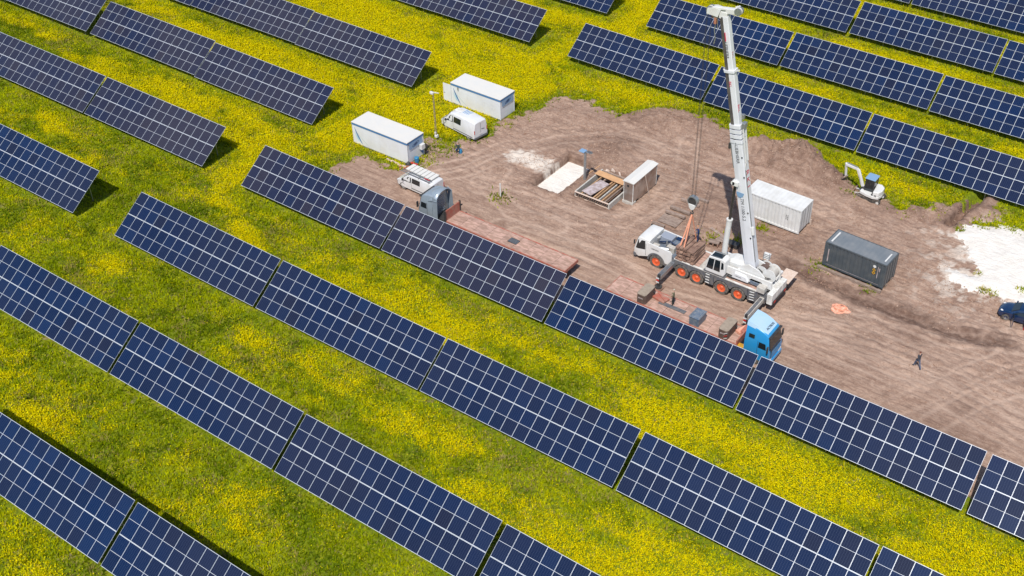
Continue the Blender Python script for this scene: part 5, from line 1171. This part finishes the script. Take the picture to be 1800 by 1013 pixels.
for (u, v, sx, sy, h, rz) in [(1255,428,1.0,.7,.55,.2),(1268,423,.8,.8,.5,-.2),(1275,432,.7,.5,.35,.4)]:
    p = at(u, v, .3); root = thing('pallet', f'weathered timber pallet heap, {["left","middle","right"][[1255,1268,1275].index(u)]} one behind the crane cab', 'pallet', (p.x, p.y, 0), rz, 'pallets behind the crane')
    for k in range(5): MB().b2(-sx/2, sx/2, -sy/2+sy*k/5, -sy/2+sy*(k+.75)/5, h-.04, h).obj('board', M['oldwood'], root)
    for k in range(3): MB().b2(-sx/2+k*(sx-.12)/2, -sx/2+k*(sx-.12)/2+.12, -sy/2, sy/2, .0, h-.045).obj('bearer', M['mat_brown'], root)
p = at(1262, 410); tag(MB().bar((-.9,.2,.12), (.9,-.5,.14), .3, .12).obj('timber_plank', M['oldwood'], None, loc=(p.x, p.y, 0)), 'weathered plank lying behind the crane between cylinder and mat stack', 'plank')
p = at(1290, 435); tag(MB().box((0,0,.25), (1.1,.7,.5)).obj('dark_crate', M['dark'], None, loc=(p.x-.1, p.y, 0), bevel=.03), 'dark low crate on the dirt directly behind the boom foot', 'crate')

# planks on the dirt behind the crane cab
PL = [(-43.0,86.6,1.9,.3,'farthest'),(-43.5,85.55,2.1,.28,'second farthest'),(-43.55,83.65,2.2,.32,'third farthest'),(-43.6,82.75,2.1,.3,'fourth, grooved'),(-44.1,80.4,1.3,.28,'nearest, partly behind the crane cab')]
for i, (x, y, l, w_, nm) in enumerate(PL):
    o = MB().box((0,0,.12), (l,w_,.22)).obj('timber_plank', M['oldwood'], None, loc=(x, y, ground_z(x, y)), rz=R(-4+2*i), bevel=.01)
    tag(o, f'weathered plank on the dirt behind the crane cab, {nm}', 'plank', 'planks laid out behind the crane')
o = thing('timber_platform', 'wide weathered timber platform on the dirt between the planks and crane cab', 'platform', (-43.6, 81.75, ground_z(-43.6, 81.75)), R(1))
for k in range(6): MB().b2(-1.05, 1.05, -.75+k*.25+.006, -.75+(k+1)*.25-.006, .10, .16+.01*random.random()).obj('board', M['oldwood'], o)
for k in range(3): MB().b2(-1.0+k*.92, -.88+k*.92, -.74, .74, 0, .10).obj('bearer', M['oldwood'], o)
p = at(1149, 391); tag(MB().bar((-.3,0,.06),(.35,.12,.06),.12,.08).obj('marker_rod', M['pinkpile'], None, loc=(p.x, p.y, 0)), 'short pink rod on the dirt at the corner of the timber platform', 'rod')

# ================================================================== HUT, FOUNDATION PIT, POSTS
hut = thing('metal_hut', 'narrow sheet-metal hut with flat roof beside the foundation pit', 'hut', (-49.15, 82.05, 0))
HL, HW, HH = 4.5, 1.08, 2.5
MB().b2(-.08, HW+.08, -.1, .5, -.05, .3).obj('plinth', M['conc'], hut); MB().b2(.0, HW, .5, HL, -.1, .12).obj('base_frame', M['dark'], hut)
for i in range(4):
    a, b = HL*i/4, HL*(i+1)/4
    for x in (0, HW-.04): MB().b2(x, x+.04, a+.012, b-.012, .3 if a < .4 else .14, HH).obj('wall_panel', M['panelmetal'], hut)
for y in (0.0, HL-.04): MB().b2(.045, HW-.045, y, y+.04, .3, HH).obj('end_panel', M['panelmetal'], hut)
MB().b2(.35, .6, -.012, -.002, 1.95, 2.2).obj('vent', M['dark'], hut)
for x in (-.02, HW-.04):
    for y in (-.02, HL-.04): MB().b2(x, x+.06, y, y+.06, .14, HH).obj('corner_trim', M['white_dirty'], hut)
MB().loft([[Vector((x, y, z)) for x, z in ((-.1,HH),(-.1,HH+.05),(HW/2,HH+.16),(HW+.1,HH+.05),(HW+.1,HH))] for y in (-.1, HL+.1)]).obj('roof', M['roof_white'], hut)
tag(MB().bar((-47.42,84.2,0), (-47.98,84.1,2.55), .09, .04).obj('leaning_batten', M['brick_l'], None), 'pale batten leaning against the long side of the metal hut', 'batten')
# formwork: a box of boards standing in its hole
fm = thing('formwork', 'open timber formwork box with lattice front standing in the foundation pit', 'formwork', (-53.6, 80.1, 0))
FX, FY = 3.95, 5.1
for z in (.02, .56): MB().b2(-.05, FX, -.05, .08, z, z+.07).obj('rail_board', M['brick_l'], fm)
MB().b2(.0, FX-.05, .1, .14, -.6, .56).obj('front_board', M['dark'], fm)
n = 15
for i in range(n):
    a, b = .05+(FX-.15)*i/n, .05+(FX-.15)*(i+1)/n
    MB().bar((a, 0.03, .1), (b-.03, 0.03, .55), .03, .05).obj('lattice_bar', M['mat_brown'], fm)
    MB().bar((a, 0.03, -.4), (b-.03, 0.03, .02), .03, .05).obj('lattice_bar', M['mat_brown'], fm)
MB().b2(FX-.02, FX+.14, -.05, FY-1.0, -.6, .64).obj('side_wall', M['conc'], fm)
MB().b2(-.12, .02, .1, FY, -.6, .58).obj('side_wall', M['conc'], fm)
MB().b2(0, FX, FY-.1, FY+.03, -.6, .5).obj('back_wall', M['oldwood'], fm)
for x, y0, y1, m_ in ((1.95,.15,4.2,'wood'),(2.25,.15,4.0,'wood'),(2.95,.15,4.0,'wood'),(3.3,.15,4.0,'oldwood'),(2.6,.2,3.6,'conc'),(.55,.2,4.9,'wood'),(1.1,2.5,4.9,'oldwood')):
    MB().b2(x, x+.12, y0, y1, .34, .52).obj('joist', M[m_], fm)
tag(MB().b2(-.62,.62,-1.4,1.4,0,.035).obj('shuttering_sheet', M['sheet'], None, loc=(-52.3,81.85,.60), rz=R(-9)), 'dusty grey shuttering sheet lying on the joists of the formwork', 'sheet')
tag(MB().b2(-1.75,1.75,-.42,.42,0,.04).obj('plywood_board', M['ply'], None, loc=(-52.0,84.2,.66), rz=R(-3)), 'bright orange plywood board bridging the formwork towards the hut', 'board')
for i in range(14):
    x, y = -53.6+random.uniform(0,3.4), 85.9+random.uniform(-.4,.4)
    tag(MB().box((0,0,0), (random.uniform(.3,.7),.16,.1)).obj('timber_offcut', M['brick_l'], None, loc=(x, y, ground_z(x, y)+.12), rz=random.uniform(-1.5,1.5)), 'short timber offcut in the loose heap behind the formwork', 'offcut', 'timber offcuts heaped behind the formwork')
tag(MB().box((0,0,.25), (.7,.6,.5)).obj('concrete_block', M['conc'], None, loc=(-50.1,85.3,.1), rz=.2, bevel=.02), 'pale concrete block between the plywood board and the hut', 'block')
tag(MB().b2(-.05,.05,-3.1,3.1,0,.16).obj('edge_board', M['brick_l'], None, loc=(-55.12, 83.0, -.1)), 'long pale edge board along the right side of the sand bed', 'board')
tag(MB().b2(-.05,.05,-1.6,1.6,0,.1).obj('edge_board', M['wood'], None, loc=(-54.75, 84.6, .05), rz=R(-4)), 'short brown edge board between the post and the far end of the sand bed', 'board')
po = thing('floodlight_post', 'grey post with a flat floodlight bar standing between sand bed and formwork', 'post', (-54.47, 83.15, 0))
MB().cyl((0,0,-.2), (0,0,3.2), .16, .13, n=14).obj('pole', M['steel'], po, smooth=True)
MB().bar((-.75,.35,3.15), (.85,-.1,3.5), .3, .05).obj('lamp_arm', M['steel'], po)
MB().box((-.35,.1,3.32), (.65,.6,.1)).obj('lamp_head', M['ltblue'], po, bevel=.02); MB().box((.55,0,3.55), (.5,.16,.1)).obj('bracket', M['grey'], po)
lp = thing('lamp_pole', 'slim lattice lamp pole standing between the two white cabins', 'pole', (-72.0, 80.8, 0))
for x, y in ((-.09,-.06),(.09,-.06),(0,.09)): MB().bar((x,y,0), (x*.6,y*.6,5.4), .035).obj('upright', M['oldwood'], lp)
zg = MB()
for i in range(18):
    z0 = .1+i*.29; s = -1 if i % 2 else 1; zg.bar((.08*s,-.05,z0), (-.08*s,.05,z0+.27), .02)
zg.obj('lattice', M['steel'], lp)
MB().box((-.2,0,5.45), (.42,.26,.24)).obj('lamp_head', M['white'], lp, bevel=.03); MB().bar((-.1,0,5.55), (.65,.12,5.62), .07).obj('lamp_arm', M['white'], lp)
MB().box((.05,0,.35), (.34,.3,.3)).box((-.05,0,.72), (.22,.22,.18)).obj('control_box', M['white_dirty'], lp, bevel=.02)
wp = tag(MB().cyl((0,0,-.1), (0,0,1.6), .075, .07, n=12).obj('white_post', M['white'], None, smooth=True, loc=(-59.58,75.73,0)), 'short white post in a tuft of grass on the open dirt', 'post')

# ================================================================== EXCAVATOR
EX = Vector((-29.25, 96.9, ground_z(-29.25, 96.9)-.02))
ex = thing('mini_excavator', 'small white excavator with blue cab roof at the edge of the meadow', 'excavator', tuple(EX))
for s in (-1, 1):
    y = s*.72
    tr = MB(); n = 9; poly = [(-1.15+.24*math.cos(a), .26+.24*math.sin(a)) for a in [math.pi/2+math.pi*i/n for i in range(n+1)]]+[(1.05+.24*math.cos(a), .26+.24*math.sin(a)) for a in [-math.pi/2+math.pi*i/n for i in range(n+1)]]
    tr.prism(poly, y-.18, y+.18); t_ = tr.obj('track', M['black'], ex)
    for i in range(16): MB().box((-1.15+i*.147, y, .51), (.05,.36,.03)).obj('track_shoe', M['oldwood'], t_)
    for x in (-1.15, 1.05): MB().cyl((x,y-.2,.26),(x,y+.2,.26), .15, n=12).obj('sprocket', M['white_dirty'], t_)
    MB().bar((-1.0,s*.35,.42), (-1.75,s*.45,.3), .1).obj('blade_arm', M['white_dirty'], ex)
MB().b2(-.6,.6,-.55,.55,.3,.62).obj('undercarriage', M['dark'], ex)
MB().prism([(-1.78,.05),(-1.72,.42),(-1.82,.45),(-1.9,.05)], -.95, .95).obj('dozer_blade', M['mat_brown'], ex)
up = MB().prism([(-.95,-.75),(-.95,.75),(.2,.95),(.8,.85),(1.15,.4),(1.2,-.3),(1.05,-.85),(.5,-1.05),(-.3,-.95)], .64, .95, axis='Z').obj('upper_body', M['white'], ex, bevel=.04)
MB().prism([(.2,.75),(.75,.8),(1.15,.4),(1.2,-.3),(1.02,-.85),(.45,-1.0),(.3,.2)], .955, 1.45, axis='Z').obj('engine_hood', M['white'], ex, bevel=.08)
MB().box((.55,-.75,1.0), (.5,.4,.2)).obj('engine_vent', M['dark'], ex)
c_ = MB().b2(-.62,.28,-.42,.62,.96,2.3).obj('cab', M['glass'], ex, bevel=.04)
for x in (-.62,.28):
    for y in (-.42,.62): MB().bar((x,y,.96),(x,y,2.32),.07).obj('cab_pillar', M['dark'], c_)
MB().b2(-.72,.36,-.5,.7,2.31,2.42).obj('cab_roof', M['ltblue'], ex, bevel=.04)
def ew(p): return Vector(p)-EX
A_, B_, C_, D_, E_2 = ew((-30.15,96.75,1.15)), ew((-31.0,96.95,2.75)), ew((-32.45,97.35,2.62)), ew((-32.35,97.5,1.25)), ew((-33.15,97.9,.35))
MB().bar(A_, B_, .2, .3).bar(B_, C_, .18, .26).obj('boom', M['white'], ex, bevel=.03); MB().bar(C_+Vector((0,0,.15)), D_, .16, .22).obj('dipper', M['white'], ex, bevel=.03)
MB().cyl(A_+Vector((-.25,0,.1)), (A_+B_)/2+Vector((-.22,0,.3)), .06, n=8).cyl(B_+Vector((-.1,0,.2)), C_+Vector((.1,0,.22)), .05, n=8).obj('hydraulic_ram', M['steel'], ex)
MB().box(A_+Vector((.12,0,-.25)), (.4,.3,.5)).obj('boom_foot', M['dark'], ex)
bk = MB(); d_ = (E_2-D_).normalized(); 
bk.bar(D_+Vector((.05,0,-.05)), E_2, .55, .1); bk.bar(D_+Vector((.05,0,-.1)), D_+Vector((-.25,.1,-.5)), .55, .08); bk.bar(D_+Vector((-.25,.1,-.5)), E_2+Vector((.15,-.03,-.15)), .55, .06)
bk.obj('bucket', M['oldwood'], ex, bevel=.01)

# ================================================================== BLUE CAR with its door open, half out of the frame
L, W_, H = 4.1, 1.74, 1.46
car = thing('car', 'dark blue hatchback with its front door open at the right edge', 'car', (-10.75, 86.55, 0), math.pi-R(-3))
h = W_/2
cs = [(-L/2,h*.8,.35,h*.85,.8,h*.7,1.0,.08),(-L/2+.25,h*.93,.25,h*.96,.88,h*.72,1.3,.1),(-L/2+.9,h*.98,.22,h,.9,h*.74,H-.02,.12),(-.2,h,.2,h,.9,h*.76,H,.12),(.35,h,.2,h,.89,h*.76,H-.08,.12),(1.0,h,.2,h*.99,.87,h*.8,1.0,.1),(1.5,h*.97,.22,h*.95,.78,h*.74,.92,.12),(1.85,h*.9,.25,h*.86,.66,h*.6,.78,.12),(2.05,h*.72,.32,h*.68,.55,h*.45,.62,.07)]
MB().loft([ring(*s_[:7], r=s_[7]) for s_ in cs]).obj('body', M['navy'], car, smooth=True)
slab('windscreen', [(.38,-h*.68,H-.1),(.38,h*.68,H-.1),(.98,h*.78,1.0),(.98,-h*.78,1.0)], M['glass'], car, lift=.05, th=.02)
for s in (-1, 1):
    side_glass('side_window', cs, [(.85,.1),(.45,.75),(-.25,.85),(-.25,.1)], s, car, M['glass']); side_glass('side_window', cs, [(-.35,.1),(-.35,.85),(-1.05,.8),(-1.25,.1)], s, car, M['glass'])
    MB().lathe((0,0,0), [(.001,.03),(.1,.025),(.13,0)], 12, axis='X' if False else 'Z').obj('headlight', M['headl'], car, smooth=True, loc=(1.78, s*h*.62, .76))
    for x in (-1.28, 1.28):
        wheel(car, x, s*(h-.1), .31, .2, s, M['steel']); MB().lathe((x, s*(h-.0), .31), [(.345,-.01*s),(.40,0)], 20).obj('wheel_arch', M['dark'], car)
MB().box((.85, -h-.12, .98), (.14,.2,.14)).obj('mirror', M['navy'], car, bevel=.03)
dm = Matrix.Translation((.82, h+.0, 0)) @ Matrix.Rotation(R(-72), 4, 'Z')
d = MB().b2(-1.0, 0, -.03, .03, .28, .9).obj('door', M['navy'], car, bevel=.02); d.matrix_local = dm
w_ = MB().prism([(-.98,.92),(-.02,.92),(-.35,1.32),(-.9,1.34)], -.012, .012).obj('window', M['glass'], d)
person('person in red trousers and dark top leaning at the open door of the blue car', (-10.1, 85.05), R(95), 'stand', shirt=(.03,.03,.04), legs=(.6,.02,.02), z=0, bent=.35)

# ================================================================== PEOPLE ON THE DIRT, ORANGE PILE, STONES
person('man in dark jacket and blue jeans walking alone across the open dirt', (-16.05, 75.15), R(145), 'walk', shirt=(.05,.055,.07), legs=(.09,.13,.22), hair=(.16,.05,.03), z=ground_z(-16.05, 75.15))
person('man in dark green top and blue trousers crouching behind the high-roof van', (-68.25, 79.85), R(-70), 'squat', shirt=(.05,.07,.06), legs=(.01,.06,.2), hair=(.3,.28,.25), z=ground_z(-68.25, 79.85))
p = at(808, 269); tag(MB().lathe((0,0,0), [(.001,0),(.2,0),(.22,.35),(.16,.5),(.001,.5)], 12, axis='Z').obj('work_bag', M['bluebag'], None, smooth=True, loc=(p.x+.1,p.y,0)), 'blue work bag on the dirt beside the crouching man', 'bag')
pile = MB(); pc = Vector((-24.45, 78.65, 0)); gz = ground_z(pc.x, pc.y)
n = 26; rings = []
for k in range(7):
    t = k/6; rg = []
    for i in range(n):
        a = 2*math.pi*i/n; rr = (1-t**1.6)*(.84+.06*math.sin(3*a+1)+.05*math.sin(7*a)+random.uniform(-.04,.04)); rg.append(Vector((rr*math.cos(a)*1.05+.0, rr*math.sin(a)*.85, .26*t**.6*(1+.3*math.sin(5*a+k))+random.uniform(-.025,.025))))
    rings.append(rg)
pile.loft(rings); o = pile.obj('webbing_net', M['pinkpile'], None, smooth=False, loc=(pc.x, pc.y, gz)); tag(o, 'crumpled pale orange net lying in a heap on the open dirt', 'net')
for k in range(7):
    a = random.uniform(0, 6.28); pts = [Vector((.62*math.cos(a+q*.5)*(1-.06*q), .5*math.sin(a+q*.5)*(1-.06*q), .14+.1*math.sin(q+k)*.6+.08)) for q in range(6)]
    MB().tube(pts, .03, n=5).obj('cord', M['webbing'], o)
# clods and stones on the dirt: nobody could count them
X, Y = visible_points(1100000, 64, 102)
D = dirt_q(X, Y); S_ = lut(sdist(_LX, _LY, SAND))(X, Y); hz_ = np.zeros(X.shape)
for hx, hy, r, h_ in HEAPS: hz_ = np.maximum(hz_, h_*np.exp(-((X-hx)**2+(Y-hy)**2)/(r*r*1.4)))
dens = np.clip(.02+.55*smooth(72, 84, Y)*smooth(.42, .62, fbm(X*.3, Y*.3, 1))+.9*hz_, 0, 1)*(D > .3)*(S_ < -.3)*1
dens = np.where((rect_in(X, Y, PIT, .2) > 0) | (rect_in(X, Y, FORM, .2) > 0), 0, dens)
k = rng.random(X.shape) < dens*.8; X, Y = X[k], Y[k]; n = len(X); Z = height_q(X, Y); s = .022+.07*rng.random(n)**4; s *= 1
t = rng.uniform(0, 2*np.pi, n)
base = [np.stack([X+np.cos(t+q*2.094)*s*rng.uniform(.7,1.3,n), Y+np.sin(t+q*2.094)*s*rng.uniform(.7,1.3,n), Z-.01], -1) for q in range(3)]
apex = np.stack([X+rng.normal(0,.2,n)*s, Y+rng.normal(0,.2,n)*s, Z+s*rng.uniform(.5,1.1,n)], -1)
co = np.stack([base[0],base[1],apex, base[1],base[2],apex, base[2],base[0],apex], 1).reshape(-1, 3)
cc = np.where(rng.random((n,1)) < .8, np.array([.30,.19,.14]), np.array([.44,.32,.25]))*rng.uniform(.8,1.2,(n,1))
tag(attr_mesh('dirt_clods', co, 3, np.repeat(cc, 3, 0), leaf_material('clods', 0.0)), 'loose clods and small stones scattered over the dirt yard', 'clods', kind='stuff')
print('clods', n)
